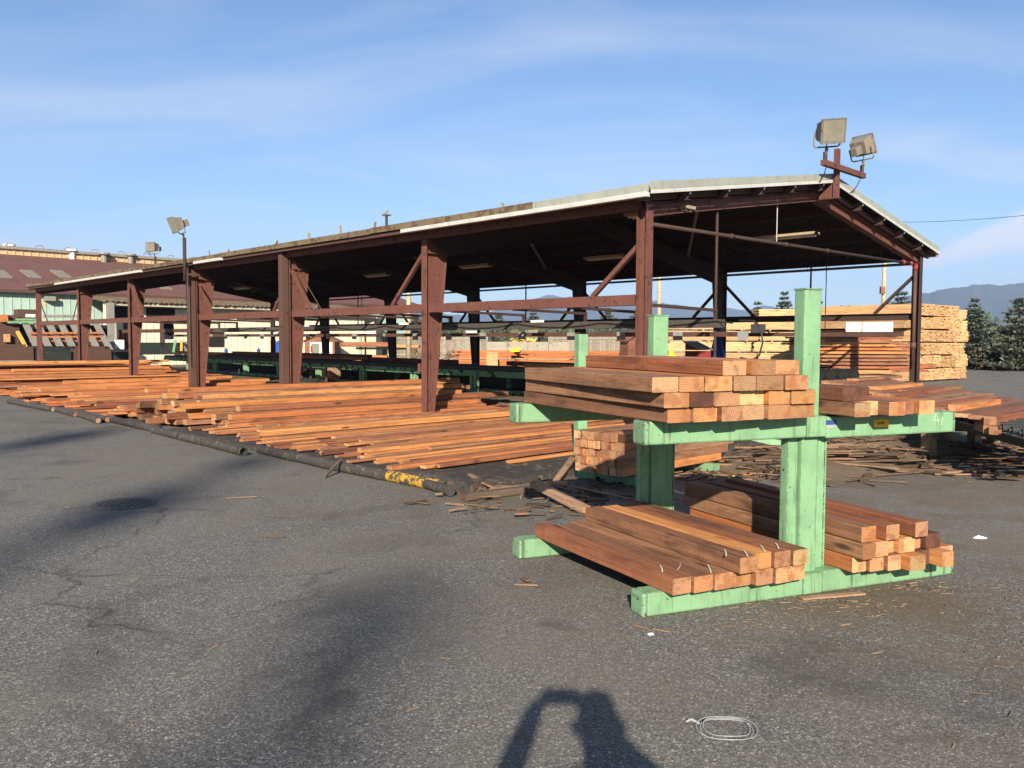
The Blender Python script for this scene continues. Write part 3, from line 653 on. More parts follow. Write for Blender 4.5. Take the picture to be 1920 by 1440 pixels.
# ------------------------------------------------------------------ flood lights
def flood():
    t = thing('flood_light', 'x', 'flood light')                      # local: +Y is the beam, origin at the yoke foot
    m = MB(); yc, zc = .05, .36
    f = [(-.29, .20, -.24), (.29, .20, -.24), (.29, .20, .24), (-.29, .20, .24)]; bk = [(-.22, -.10, -.19), (.22, -.10, -.19), (.22, -.10, .16), (-.22, -.10, .16)]
    f = [Vector(q) + Vector((0, yc, zc)) for q in f]; bk = [Vector(q) + Vector((0, yc, zc)) for q in bk]
    k = len(m.v); m.v += f + bk
    m.f += [[4, 5, 6, 7]]; m.m += [0]
    for i in range(4):
        j = (i + 1) % 4; m.f.append([i, j, 4 + j, 4 + i]); m.m.append(0)
    m.f.append([3, 2, 1, 0]); m.m.append(0)
    for s_ in (-1, 1): m.box((s_ * .295, yc + .2, zc), (.025, .05, .53))
    for s_ in (-1, 1): m.box((0, yc + .2, zc + s_ * .255), (.565, .05, .025))
    m.build('lamp_housing', 'lamp_body', t, org=(0, 0, 0), bev=.012)
    m = MB(); m.box((0, yc + .211, zc), (.54, .016, .46)); m.build('lens', 'glass', t, org=(0, 0, 0))
    m = MB(); m.box((0, yc - .20, zc - .05), (.20, .22, .22)); m.build('ballast_box', 'lamp_body', t, org=(0, 0, 0), bev=.015)
    m = MB(); m.path([Vector((-.33, .05, .34)), Vector((-.33, .05, .06)), Vector((-.27, .05, .02)), Vector((.27, .05, .02)), Vector((.33, .05, .06)), Vector((.33, .05, .34))], .018, 8); m.build('yoke', 'grey', t, org=(0, 0, 0))
    m = MB(); m.tube((0, .05, -.16), (0, .05, .03), .035, 8); m.build('swivel', 'grey', t, org=(0, 0, 0))
    return t
# gable mast
GM = sh(-OVG - .10, W / 2, 0)
mast = thing('lamp_mast', 'rust red steel mast with crossbar bolted on the gable peak', 'lamp mast', sh(-OVG - .06, W / 2, 4.3))
m = MB(); m.box(GM + Z * 4.86, (.09, .09, .92), U, V); m.build('mast', 'red_steel', mast)
ca, cb_ = sh(-OVG - .20, W / 2 - .80, 4.93), sh(-OVG - .20, W / 2 + 1.0, 4.93)
m = MB(); m.beam(ca, cb_, .09, .10); m.build('crossbar', 'red_steel', mast)
m = MB(); q = sh(-OVG - .1, W / 2 - .006, 4.40); m.prism([q, q + U * .34, q + U * .34 + Z * .06, q + Z * .42], V * .012); m.box(sh(-OVG + .06, W / 2, 4.385), (.45, .12, .02), U, V); m.build('gusset', 'red_steel', mast)
for q in (ca + V * .08, cb_ - V * .10):
    m = MB(); m.tube(q + Z * .04, q + Z * .20, .035, 10); m.build('lamp_stub', 'red_steel_shaded', mast)
fl = flood()
fl.scale = (.84, .84, .84); fl.location = ca + V * .08 + Z * .28; fl.rotation_euler = (Matrix.Rotation(R(196), 3, 'Z') @ Matrix.Rotation(R(-14), 3, 'X') @ Matrix.Rotation(R(7), 3, 'Y')).to_euler()
tag(fl, 'large square flood light facing the yard on the left end of the gable crossbar', 'flood light', 'flood lights on the shed roof')
f2 = copy_tree(fl); f2.scale = (.76, .76, .76); f2.location = cb_ - V * .10 + Z * .28; f2.rotation_euler = (Matrix.Rotation(R(-58), 3, 'Z') @ Matrix.Rotation(R(24), 3, 'X')).to_euler()
tag(f2, 'flood light turned away to the right showing its pale back at the gable peak', 'flood light', 'flood lights on the shed roof')
for j, (pa, zb) in enumerate(((ca + V * .02, 4.55), (cb_ - V * .15, 4.5))):
    m = MB(); b0 = pa + Z * .40 - U * .05; pts = [b0 + (sh(0.05, W / 2 - .5 + j * 1.2, zb) - b0) * t + Vector((0, 0, -.25 * math.sin(math.pi * t))) - U * (.2 * math.sin(math.pi * t)) for t in [i / 9 for i in range(10)]]
    m.path(pts, .010, 5); tag(m.build('lamp_cable', 'wire'), ('thin dark cable looping from the left gable flood light to the rafter', 'thin dark cable hanging from the right gable flood light over the roof edge')[j], 'cable')
# mast on the eave, column four
P = onU(346, 500, S * 3); q = sh(S * 3 - .25, -.42, 0)
mast2 = thing('lamp_mast', 'thin brown steel lamp mast clamped to the eave above the fourth column', 'lamp mast', q + Z * 3.3)
m = MB(); m.tube(q + Z * 3.25, q + Z * 4.48, .05, 10); m.build('mast', 'red_steel_shaded', mast2, smooth=True)
m = MB(); m.box(q + V * .2 + Z * 3.45, (.08, .42, .06), U, V); m.build('clamp', 'brown_steel', mast2)
m = MB(); m.tube(q + Z * 3.25 + V * .03, q + Z * .9 + V * .05, .012, 5); m.build('conduit', 'wire', mast2)
f3 = copy_tree(fl); f3.location = q + Z * 4.60; f3.scale = (.85, .85, .85); f3.rotation_euler = (Matrix.Rotation(R(128), 3, 'Z') @ Matrix.Rotation(R(-22), 3, 'X')).to_euler()
tag(f3, 'grey flood light tilted down to the left on the thin eave mast', 'flood light', 'flood lights on the shed roof')
q = dp(291, 480, 35.5); q.z = 0
mast3 = thing('lamp_mast', 'short lamp mast standing on the far part of the shed roof', 'lamp mast', q + Z * 4.0)
m = MB(); m.tube(q + Z * 4.0, q + Z * 5.12, .05, 8); m.build('mast', 'red_steel_shaded', mast3)
f4 = copy_tree(fl); f4.location = q + Z * 5.2; f4.rotation_euler = (0, 0, R(150)); f4.scale = (.95, .95, .8)
tag(f4, 'pale boxy flood light above the far roof near the mill', 'flood light', 'flood lights on the shed roof')
# roof sprinkler and loose sticks on the roof
q = sh(7.9, .9, roofz(.9)); rs = thing('roof_sprinkler', 'small roof sprinkler with side arms on a short riser above the eave', 'sprinkler', q)
m = MB(); m.tube(q - Z * .05, q + Z * .40, .03, 8); m.build('riser_pipe', 'red_steel_shaded', rs)
m = MB(); m.tube(q + Z * .36 - V * .2 - U * .1, q + Z * .42 + V * .18 + U * .1, .022, 6); m.tube(q + Z * .40 - V * .05, q + Z * .50 + V * .02, .035, 6); m.build('spray_head', 'grey', rs)
for i, (x, y, l, tl) in enumerate(((690, 413, .3, -.35), (628, 425, .34, .05), (570, 437, .30, .15), (505, 450, .30, -1.0), (383, 470, .28, 0), (417, 468, .22, -.7), (934, 388, .22, .4))):
    P = onV(x, y + 8, .0); u_, _ = uv(P); q = sh(u_, .15, roofz(.15) + .03)
    d = (Z + U * tl).normalized()
    timber('roof_stick', q - d * .06, q + d * l * .7, .045, .025, 'w_post', 'small weathered stick of wood standing up at the shed roof edge', 'stick', 'loose sticks along the roof edge')

# ------------------------------------------------------------------ the green cantilever rack
RA = Vector((0.76, 4.70, 0)); A_ = Vector((math.cos(R(22.2)), math.sin(R(22.2)), 0)); B_ = Vector((-A_.y, A_.x, 0))
def rk(s_, t, z=0): return RA + A_ * s_ + B_ * t + Z * z
rack = thing('lumber_rack', 'mint green steel cantilever rack with two uprights holding red cedar timbers', 'rack', rk(1.24, .16))
for t0, far in ((0.0, 0), (1.44, 1)):
    sc = 1.25 - .20 * far; dz = 0
    top = 1.93 if not far else 1.80
    m = MB(); m.box(rk(sc, t0 + .105, top / 2 + .005), (.135, .095, top - .01), A_, B_); po = m.build('post', 'green', rack, bev=.008)
    m = MB(); m.box(rk(sc, t0 + .105, top + .004), (.143, .103, .010), A_, B_); m.build('post_cap', 'green', po)
    for q in (-1, 1):
        m = MB(); m.box(rk(sc + q * .114, t0 + .112, .57), (.086, .055, .86), A_, B_)
        m.box(rk(sc + q * .150, t0 + .112, .57), (.012, .075, .86), A_, B_); m.build('side_channel', 'green', po, bev=.006)
    for nm, z0, z1, xl, xr, mt in (('arm', 1.0, 1.14, -.20 if far else 0.0, 2.45, 'green'), ('base_arm', 0.0, .14, -.17 if far else 0.0, 2.48, 'green_base')):
        for side in (0, 1):
            a, b2 = (xl + .032, sc - .078) if side == 0 else (sc + .078, xr - .012)
            zc, hh = (z0 + z1) / 2, z1 - z0
            lz = -.012 if side == 1 and nm == 'arm' else 0
            m = MB(); m.box(rk((a + b2) / 2, t0 + .07, zc + lz + .003), (b2 - a, .14, hh), A_, B_); ar = m.build(nm, mt, rack, bev=.012)
            e = xl + .017 if side == 0 else xr - .006
            m = MB(); m.box(rk(e, t0 + .07, zc + lz + .002), (.034 if side == 0 else .012, .143, hh + .002), A_, B_)
            m.build('end_cap', 'green_worn', ar, bev=.014)
    m = MB(); m.box(rk(sc, t0 + .035, 1.07), (.15, .07, .13), A_, B_); m.build('arm_plate', 'green', rack, bev=.004)
    m = MB(); m.box(rk(sc, t0 + .035, .07), (.15, .07, .13), A_, B_); m.build('base_plate', 'green_base', rack, bev=.004)
m = MB(); m.beam(rk(1.26, .28, .19), rk(1.06, 1.52, .19), .11, .11); m.build('base_rail', 'green_base', rack, bev=.008)
# stickers and chalk
def facept(x, y, t=-.0015): return onp(x, y, B_, rk(0, t))
def plate(name, x0, y0, x1, y1, mt, parent, t=-.0015, th=.002):
    a, b2 = facept(x0, y0, t), facept(x1, y1, t); s0 = (a - RA).dot(A_); s1 = (b2 - RA).dot(A_)
    m = MB(); m.box(rk((s0 + s1) / 2, t, (a.z + b2.z) / 2), (abs(s1 - s0), th, abs(a.z - b2.z)), A_, B_); return m.build(name, mt, parent)
plate('maker_label', 1549, 788, 1568, 796, 'bluelabel', rack); plate('maker_label_strip', 1549, 797, 1568, 802, 'strap', rack)
ys = plate('load_label', 1639, 787, 1666, 800, 'yellowlabel', rack)
def text_on(txt, x, y, hgt, mt, parent, t=-.004, name='lettering', slant=0.0):
    cu = bpy.data.curves.new('lettering', 'FONT'); cu.body = txt; cu.size = hgt; cu.align_x = 'CENTER'; cu.align_y = 'CENTER'; cu.extrude = .0004; cu.resolution_u = 2; cu.shear = slant
    tmp = bpy.data.objects.new('tmp', cu); COL.objects.link(tmp); dg = bpy.context.evaluated_depsgraph_get(); dg.update()
    me = bpy.data.meshes.new_from_object(tmp.evaluated_get(dg)); bpy.data.objects.remove(tmp); bpy.data.curves.remove(cu)
    me.materials.clear(); me.materials.append(M[mt])
    o = bpy.data.objects.new(name, me); COL.objects.link(o); o.rotation_euler = Matrix((A_, Z, A_.cross(Z))).transposed().to_euler()
    place(o, facept(x, y, t), parent); return o
text_on('8,000', 1652, 793.5, .026, 'ink', rack)
m = MB()
def stroke(pts, w=.0026):
    for (x0, y0), (x1, y1) in zip(pts[:-1], pts[1:]): m.beam(facept(x0, y0, -.001), facept(x1, y1, -.001), .002, w, up=B_.cross((facept(x1, y1) - facept(x0, y0)).normalized()))
stroke([(1755, 777), (1751, 788), (1762, 787)]); stroke([(1758, 781), (1759, 793)]); stroke([(1768, 780), (1765, 797)])
m.build('chalk_mark', 'chalk', rack)

# timbers on the rack: near-end boundaries along the arm (m), row height, overhang
def rowset(bounds, z, hgt, t0, t1, skew, mats, rowname, stack, group, jit=.02, chalk=()):
    n = len(bounds)
    for i, (s0, s1) in enumerate(bounds):
        w = s1 - s0 - .004; sm = (s0 + s1) / 2; a0 = t0 + ru(-jit, jit); a1 = t1 + ru(-.10, .08)
        wm = mats[i % len(mats)]
        lab = f"{ORD[i]} cedar timber from the left in the {stack} {rowname}"
        timber('timber', rk(sm - skew * a0, a0, z + hgt / 2), rk(sm - skew * a1, a1, z + hgt / 2), w, hgt - .003, wm, lab, 'timber', group)
def pairs(l): return list(zip(l[:-1], l[1:]))
G1 = 'timbers on the upper left arms'; S1 = 'upper left rack stack'
sk = .11
rowset(pairs([.03, .195, .37, .53, .71, .89, 1.09]), 1.145, .087, -.17, 1.50, .085, ['w_brown', 'w_brown', 'w_red', 'w_orange', 'w_brown', 'w_brown'], 'bottom row', S1, G1)
rowset(pairs([-.01, .165, .33, .52, .71, .875, 1.07]), 1.232, .087, -.17, 1.50, .06, ['w_brown', 'w_dark', 'w_red', 'w_brown', 'w_orange', 'w_brown'], 'second row', S1, G1)
rowset(pairs([-.085, .09, .26, .45, .61, .81, .985]), 1.319, .087, -.19, 1.50, .03, ['w_brown', 'w_brown', 'w_orange', 'w_brown', 'w_red', 'w_brown'], 'third row', S1, G1)
rowset([(.395, .565), (.60, .77), (.785, .97)], 1.406, .088, -.17, 1.36, .03, ['w_red', 'w_orange', 'w_brown'], 'top row', S1, G1)
G2 = 'timbers on the upper right arm'; S2 = 'upper right rack stack'
rowset(pairs([1.325, 1.455, 1.595, 1.735, 1.87, 2.005]) , 1.145, .09, -.18, 1.5, .0, ['w_brown', 'w_orange', 'w_brown', 'w_red', 'w_orange'], 'bottom row', S2, G2, .05)
rowset([(1.32, 1.43), (1.435, 1.545)], 1.235, .088, -.13, 1.45, .0, ['w_dark', 'w_dark'], 'top row', S2, G2, .015)
G3 = 'timbers on the lower left base arms'; S3 = 'lower left rack stack'
sk3 = .10
LB = [.13, .27, .415, .555, .695, .835, .975, 1.085]
rowset(pairs(LB), .143, .098, -.10, 1.46, sk3, ['w_red', 'w_brown', 'w_brown', 'w_orange', 'w_red', 'w_brown', 'w_orange'], 'bottom row', S3, G3, .012)
rowset(pairs([.54, .675, .82, .955, 1.085]), .242, .098, -.13, 1.50, sk3, ['w_brown', 'w_orange', 'w_red', 'w_brown'], 'top row', S3, G3, .02)
G4 = 'timbers on the lower right base arms'; S4 = 'lower right rack stack'
rowset(pairs([1.455, 1.575, 1.70, 1.82, 1.96, 2.10, 2.21, 2.34]), .143, .10, -.16, 1.60, .03, ['w_orange', 'w_orange', 'w_brown', 'w_orange', 'w_dark', 'w_orange', 'w_orange'], 'bottom row', S4, G4, .07)
rowset(pairs([1.455, 1.57, 1.695, 1.80, 1.95, 2.06, 2.20]), .245, .10, -.15, 1.62, .04, ['w_brown', 'w_orange', 'w_orange', 'w_orange', 'w_brown', 'w_dark'], 'middle row', S4, G4, .06)
rowset([(1.47, 1.60), (1.66, 1.78), (1.90, 2.02)], .347, .10, -.15, 1.66, .05, ['w_brown', 'w_red', 'w_red'], 'top row', S4, G4, .04)
# chalk ticks near the ends of the lower left timbers
for i, (x, y, z, dxp, dyp) in enumerate(((1240, 1066, .243, 4, 12), (1273, 1062, .243, -5, 12), (1330, 1066, .243, 6, 14), (1360, 1036, .342, 3, 11), (1398, 1037, .342, 8, 11), (1430, 1028, .342, 8, 12), (1457, 1023, .342, 6, 10))):
    pts = [gp(x - dxp * .5, y - dyp * .5, z + .003), gp(x - dxp * .1 + 1.5, y, z + .003), gp(x + dxp * .5, y + dyp * .5, z + .003)]
    m = MB()
    for a, b2 in zip(pts[:-1], pts[1:]): m.beam(a, b2, .007 if i != 1 else .003, .002)
    tag(m.build('chalk_tick', 'chalk'), f"{ORD[i]} white chalk tick from the left on the lower left rack timbers", 'chalk mark', 'chalk ticks on the lower left timbers')

# ------------------------------------------------------------------ square post pile beside the platform
U0 = -1.49; cell = .0985
for r_ in range(5):
    for c in range(7):
        u = U0 - cell * (c + .5) + ru(-.006, .006); L1 = -1.15 + ru(-.35, .2) - (0.25 if r_ == 0 else 0)
        v0 = -3.22 + ru(-.025, .025)
        wm = random.choice(['w_brown', 'w_orange', 'w_red', 'w_brown'])
        z = .135 + .092 * r_ + .046
        em = random.choice(['e_orange', 'e_orange', 'e_brown', 'e_brown', 'e_dark' if rnd() < .3 else 'e_orange'])
        timber('square_timber', sh(u, v0, z), sh(u, L1, z), cell - .006, .090, wm, f"square cedar post {ORD[c]} from the left in the {['bottom', 'second', 'middle', 'fourth', 'top'][r_]} row of the post pile", 'timber', 'square posts piled behind the rack', em=em)
bear = thing('low_bearer_rack', 'low green steel stand with thin green upright under the square post pile', 'rack', sh(-1.8, -3.0, 0))
for v_ in (-2.95, -1.55):
    m = MB(); m.box(sh(-1.83, v_, .065), (.95, .12, .125), U, V); m.build('base_arm', 'green_base', bear, bev=.01)
pq = dp(1089, 720, 10.9); m = MB(); m.box((pq.x, pq.y, .845), (.135, .135, 1.69), A_, B_); m.build('post', 'green', bear, bev=.006)
m = MB(); m.box(sh(-1.35, -2.2, .04), (.10, 1.6, .07), U, V); m.build('base_rail', 'green_base', bear)
# green skid rail
sk_ = thing('skid_rail', 'green steel skid rail sloping down to the ground beside the debris heap', 'rail', (3.7, 10.6, 0))
m = MB(); m.beam((2.95, 10.75, .40), (4.52, 10.62, .05), .07, .085); m.build('rail', 'green', sk_); m = MB(); m.box((4.53, 10.62, .045), (.10, .085, .075)); m.build('end_cap', 'yellow', sk_)
m = MB(); m.beam((3.50, 10.73, .26), (3.50, 10.73, 0), .07, .07); m.build('leg', 'green_base', sk_)

# ------------------------------------------------------------------ bumper pipes lying along the yard edge
pipe_px = [(10, 757, 92, 773, 1), (98, 772, 133, 783, 1), (128, 777, 175, 795, 2), (150, 778, 193, 793, 2), (200, 790, 248, 804, 0), (250, 804, 292, 813, 0), (277, 812, 328, 826, 0), (330, 826, 372, 837, 0), (372, 836, 440, 857, 0), (478, 851, 548, 868, 0), (550, 868, 626, 886, 0), (628, 886, 718, 904, 0), (716, 903, 830, 925, 3)]
for i, (x0, y0, x1, y1, kd) in enumerate(pipe_px):
    a, b2 = gp(x0, y0), gp(x1, y1); r_ = .062
    ua, va = uv(a); ub, vb2 = uv(b2); va += .08; vb2 += .08
    # snap onto the edge line with small offsets
    va = max(-5.02, min(-4.72, va)); vb2 = max(-5.02, min(-4.72, vb2))
    a, b2 = sh(ua, va, r_), sh(ub, vb2, r_)
    t = thing('bumper_pipe', 'x', 'pipe', (a + b2) / 2)
    mt = 'pipe_y' if kd == 3 else 'pipe'
    m = MB(); d = (b2 - a).normalized(); n = 14
    k = len(m.v); m.tube(a, b2, r_, n, caps=False); m.tube(a, b2, r_ * .82, n, caps=False)
    for b0, c0 in ((0, 2 * n), (n, 3 * n)):
        for q in range(n): m.f.append([b0 + q, b0 + (q + 1) % n, c0 + (q + 1) % n, c0 + q]); m.m.append(0)
    m.build('pipe_wall', mt, t, smooth=False)
    if kd in (1, 2):
        m = MB(); m.tube(b2 - d * .05, b2 - d * .012, r_ * .81, n); m.build('wood_plug', 'w_scrap1', t)
    m = MB(); m.tube(b2 - d * .10, b2 - d * .07, r_ * 1.06, n); m.build('collar', 'pipe', t)
    lab = 'short bumper pipe with flaking yellow paint at the near corner of the platform' if kd == 3 else f"dark steel bumper pipe, {ORD[len(pipe_px) - 2 - i]} one beyond the yellow painted pipe" if len(pipe_px) - 2 - i < 12 else 'farthest dark pipe'
    tag(t, lab, 'pipe', 'bumper pipes along the yard edge')
for j, (x, y, x2, y2) in enumerate(((748, 890, 845, 921), (770, 890, 858, 916), (790, 892, 868, 912))):
    a, b2 = gp(x, y, .06), gp(x2, y2, .06); m = MB(); m.tube(a, b2, .055, 12); tag(m.build('round_bar', 'pipe'), f"brown round bar lying {ORD[j]} behind the yellow painted pipe", 'bar', 'round bars behind the yellow pipe')
m = MB(); a = gp(640, 862, .16); m.beam(gp(608, 894, .02), a, .03, .025); tag(m.build('pry_stake', 'w_grey'), 'dark stake leaning across the bumper pipes', 'stake')

# ------------------------------------------------------------------ steel platform under the low boards
plat = thing('steel_platform', 'low platform of dark oily steel plates under the near cedar boards', 'platform', sh(2.5, -1.2, 0))
for i in range(5):
    for j in range(5):
        u0 = -1.15 + 1.55 * i; v0 = -4.62 + 1.62 * j
        m = MB(); m.box(sh(u0 + .77, v0 + .80, .055 + ru(-.006, .006)), (1.50, 1.57, .02), U, V); m.build('plate', 'steel_plate', plat)
m = MB(); m.box(sh(-1.17, -.6, .03), (.03, 8.1, .07), U, V); m.build('edge_angle', 'pipe', plat)
m = MB(); m.box(sh(2.7, -4.66, .03), (7.8, .03, .06), U, V); m.build('edge_angle', 'pipe', plat)

# ------------------------------------------------------------------ low cedar boards in the bays (they lie along V)
TONE = {'w_orange': 'bright orange', 'w_red': 'reddish', 'w_brown': 'dull brown', 'w_dark': 'dark'}
def board(u, v0, v1, z, w, th, wm, zone, kind='board', ang=0, dz=0, roll=0):
    p0 = sh(u - ang * .5 * (v1 - v0), v0, z); p1 = sh(u + ang * .5 * (v1 - v0), v1, z + dz)
    timber(kind, p0, p1, w, th, wm, f"{TONE[wm]} cedar {kind.split('_')[-1]} {zone}", kind.replace('_', ' '), f"{TONE[wm]} {kind.replace('_', ' ')}s {zone}", roll=roll)
def tone(): return random.choices(['w_orange', 'w_red', 'w_brown', 'w_dark'], [4, 4, 2.6, 1.2])[0]
u = -.08; za = 'in the thin spread between corner column and second column'
while u < 6.2:
    w = random.choice([.075, .09, .10, .125, .14]); u += w * .5 + .002
    zq = ('narrow, ' if w < .11 else 'broad, ') + ('at the near edge of the thin spread' if u < 1.8 else 'in the middle of the thin spread' if u < 3.8 else 'in the thin spread around the second column')
    board(u, -4.40 + ru(-.22, .45), 3.1 + ru(-.9, .4), .085 + ru(-.006, .026), w - .010, ru(.026, .048), tone(), zq, ang=ru(-.014, .014), roll=ru(-.09, .09)); u += w * .5
board(-.28, -3.1, 3.0, .085, .09, .035, 'w_orange', 'alone beside the near edge of the thin spread')
for i in range(26):
    uu = ru(.2, 6.1); board(uu, -4.0 + ru(-.4, 1.2), 2.6 + ru(-1.6, .9), .130 + ru(0, .02), random.choice([.07, .09, .12]), ru(.025, .05), tone(), 'loose on top of the ' + ('near' if uu < 2 else 'middle' if uu < 4 else 'far') + ' part of the thin spread', ang=ru(-.02, .02))
# taller pile of heavy timbers beside the third column
zb = 'in the heavy pile in front of the third column'
for i, u in enumerate([6.35 + .215 * q for q in range(15)]):
    nl = min(5, 2 + i // 2) if i < 9 else max(2, 5 - (i - 8) // 2)
    for l in range(nl):
        v0 = -4.25 + .10 * l + ru(-.32, .32) + (.5 if i < 3 else 0); v1 = 2.6 + ru(-.9, 1.0)
        board(u + ru(-.02, .02), v0, v1, .06 + .105 * l + .05, ru(.16, .20), .10, random.choices(['w_brown', 'w_red', 'w_orange'], [4, 2, 3])[0], 'in the ' + ['bottom', 'second', 'third', 'fourth', 'fifth'][l] + ' layer of the heavy pile by the third column', 'heavy_timber', ang=ru(-.006, .006))
for u, z, v0, v1, dz in ((8.3, .60, -3.9, 3.35, .0), (7.6, .50, -3.6, 2.9, 0), (7.0, .40, -4.2, 2.3, .0)):
    board(u, v0, v1, z, .19, .10, 'w_orange', 'on top of the heavy pile near the third column', 'heavy_timber', dz=dz)
# far bays: filler in one joined object, the showing boards on top one by one
m = MB()
def filler_h(u): return .06 + .10 * max(0, math.sin(u * .55)) * min(1, (u - 9) / 6) + (.42 if u > 25.5 else .20 if u > 21 else .08 if u > 17 else 0)
u = 9.55
while u < 33:
    w = ru(.18, .26); h = filler_h(u) * ru(.75, 1.0); v1 = 2.8 + ru(-1.2, .5) - (1.6 if 12 < u < 16 else 0)
    for l in range(max(1, int(h / .05))):
        q0 = -4.3 + ru(-.35, .6); m.box((u + ru(-.02, .02), (q0 + v1) / 2, .035 + .05 * l), (w - .012 - ru(0, .03), v1 - q0, .046))
    u += w
    v = m.v
for i in range(len(m.v)): q = m.v[i]; m.v[i] = Vector((q.y, -q.x, q.z))          # local X along the boards
o = m.build('lower_boards', 'w_redpack', local=True); place(o, Vector((0, 0, 0)))
o.matrix_world = Matrix(((V.x, -U.x, 0, O.x), (V.y, -U.y, 0, O.y), (0, 0, 1, 0), (0, 0, 0, 1))); tag(o, 'lower layers of red cedar boards packed under the far top boards', 'boards', None, 'stuff')
u = 9.5
while u < 33:
    w = random.choice([.14, .19, .24, .28]); h = filler_h(u)
    zn = 'between third and fourth column' if u < 2.95 * S else 'between fourth and fifth column' if u < 3.95 * S else 'between fifth and sixth column' if u < 4.95 * S else 'at the far end of the shed'
    board(u, -4.3 + ru(-.5, .9), 2.7 + ru(-1.6, .7) - (1.4 if 12 < u < 16 else 0), h + .035 + ru(0, .05), w, .045, random.choices(['w_orange', 'w_red', 'w_brown'], [6, 3, 1])[0], zn, ang=ru(-.01, .01))
    u += w * ru(.9, 1.5)
for q in range(10):
    u = ru(12, 32); board(u, ru(-4.4, -2), ru(1.5, 3.4), filler_h(u) + .14, .22, .09, 'w_orange', 'raised on the far boards', 'heavy_timber')

# ------------------------------------------------------------------ walkway and conveyor inside the shed
m = MB(); nx_ = 40; k = 0
for i in range(nx_ + 1):
    u = -1.2 + i * .9
    for j, v in enumerate((3.45, 3.60, 4.2, 5.0, 6.6, 9.5)):
        m.v.append(sh(u, v + ru(-.08, .08), (.006, .11, .15, .16, .10, .006)[j] + ru(-.006, .02) * (0 if j in (0, 5) else 1)))
for i in range(nx_):
    for j in range(5): a = i * 6 + j; m.f.append([a, a + 1, a + 7, a + 6]); m.m.append(0)
tag(m.build('dirt_walkway', 'dirt', org=(0, 0, 0)), kind='structure')
cv = thing('sorting_conveyor', 'long green chain conveyor table running down the middle of the shed', 'conveyor', sh(15, 6.9, 0))
for v, z in ((5.05, .80), (5.5, .83), (6.0, .83), (6.55, .80)):
    m = MB(); m.box(sh(17, v, z), (28.5, .14, .10), U, V); m.build('table_rail', 'dark_mach', cv)
m = MB(); m.box(sh(17, 4.97, .69), (28.5, .06, .16), U, V); m.build('side_rail', 'green_mach', cv)
m = MB(); m.box(sh(17, 5.0, .21), (28.5, .10, .06), U, V); m.build('foot_rail', 'green_mach', cv)
m = MB()
for i in range(150): m.box(sh(3 + i * .10, 4.94, .255), (.05, .05, .04), U, V)
tag(m.build('chain_teeth', 'green_worn', cv), kind='stuff')
for i in range(10):
    u = 4.1 + i * 2.735
    for du in (-.085, .085):
        m = MB(); m.box(sh(u + du, 5.05, .42), (.09, .12, .56), U, V); m.build('leg', 'green', cv)
    m = MB(); m.box(sh(u + .1, 6.5, .35), (.12, .12, .68), U, V); m.build('leg', 'green_mach', cv)
for i, (u, l) in enumerate(((13.2, 5.5), (20.5, 7.0), (26.5, 5), (5.0, 5.0))):
    m = MB(); m.box(sh(u, 5.75 + .3 * (i % 2), .895), (l, .5, .02), U, V); m.build('belt_plate', 'dark_mach', cv)
for i in range(10):
    u = 4.5 + i * 2.9
    m = MB(); m.tube(sh(u, 5.1, .66), sh(u, 6.45, .66), .05, 8); m.build('roller', 'dark_mach', cv)
for i, (u0, l, v, z, wm) in enumerate(((11.2, 4.8, 7.0, .90, 'w_dark'), (15.6, 4.9, 6.75, .92, 'w_red'), (16, 5.2, 7.2, .98, 'w_dark'), (21, 6, 7.0, .90, 'w_dark'), (21.5, 5, 7.4, .96, 'w_red'), (4.6, 4.6, 7.3, .90, 'w_dark'), (26.5, 4.6, 6.8, .92, 'w_orange'), (6.2, 1.6, 6.6, .88, 'w_orange'))):
    timber('beam', sh(u0, v - 1.25, z + .06), sh(u0 + l, v - 1.25, z + .06), .24, .12, wm, f"{TONE[wm]} cedar beam lying along the green conveyor, number of its kind counted from the corner column unclear" if False else ('dark cedar beams lying lengthwise on the green conveyor table' if wm == 'w_dark' else 'reddish cedar beam lying lengthwise on the green conveyor table' if wm == 'w_red' else 'orange cedar beam lying lengthwise on the green conveyor table'), 'beam', f"{TONE[wm]} beams on the conveyor")
mc = thing('machine_block', 'greasy machine with drum and posts under the conveyor left of the heavy pile', 'machine', sh(17.3, 6.0, 0))
m = MB(); m.box(sh(17.3, 4.7, .20), (1.7, .7, .16), U, V); m.build('machine_base', 'dark_mach', mc)
m = MB(); m.tube(sh(16.4, 4.85, .45), sh(16.9, 4.85, .45), .22, 14); m.build('drum', 'w_scrap1', mc)
for u in (16.3, 17.3, 17.9):
    m = MB(); m.box(sh(u, 4.45, .45), (.05, .05, .5), U, V); m.build('machine_post', 'red_steel', mc)
m = MB(); m.box(sh(17.2, 4.45, .62), (1.8, .06, .06), U, V); m.build('machine_rail', 'red_steel', mc)
m = MB(); m.box(sh(18.3, 4.6, .52), (.35, .3, .12), U, V); m.build('green_guard', 'green', mc)
m = MB(); m.box(sh(17, 6.9, .38), (28.4, .06, .62), U, V); m.build('dark_backing', 'dark_mach', cv)  # added dark sheet, blackens the view under the table
m = MB(); m.box(sh(17, 6.0, .18), (28.2, 1.6, .05), U, V); m.build('dark_underlay', 'dark_mach', cv)  # added dark plate, stands in for the gloom below the table
# short stakes in the walkway
for i, (x, y, h) in enumerate(((898, 745, .30), (449, 706, .35), (295, 690, .3))):
    P = gp(x, y, .08); m = MB(); m.tube(P, P + Z * h + U * .05, .02, 6); tag(m.build('stake', 'pipe'), ('thin steel stake in the walkway right of the column in the thin boards', 'thin steel stake in the walkway between third and fourth column', 'thin steel stake in the walkway left of the fourth column')[i], 'stake')

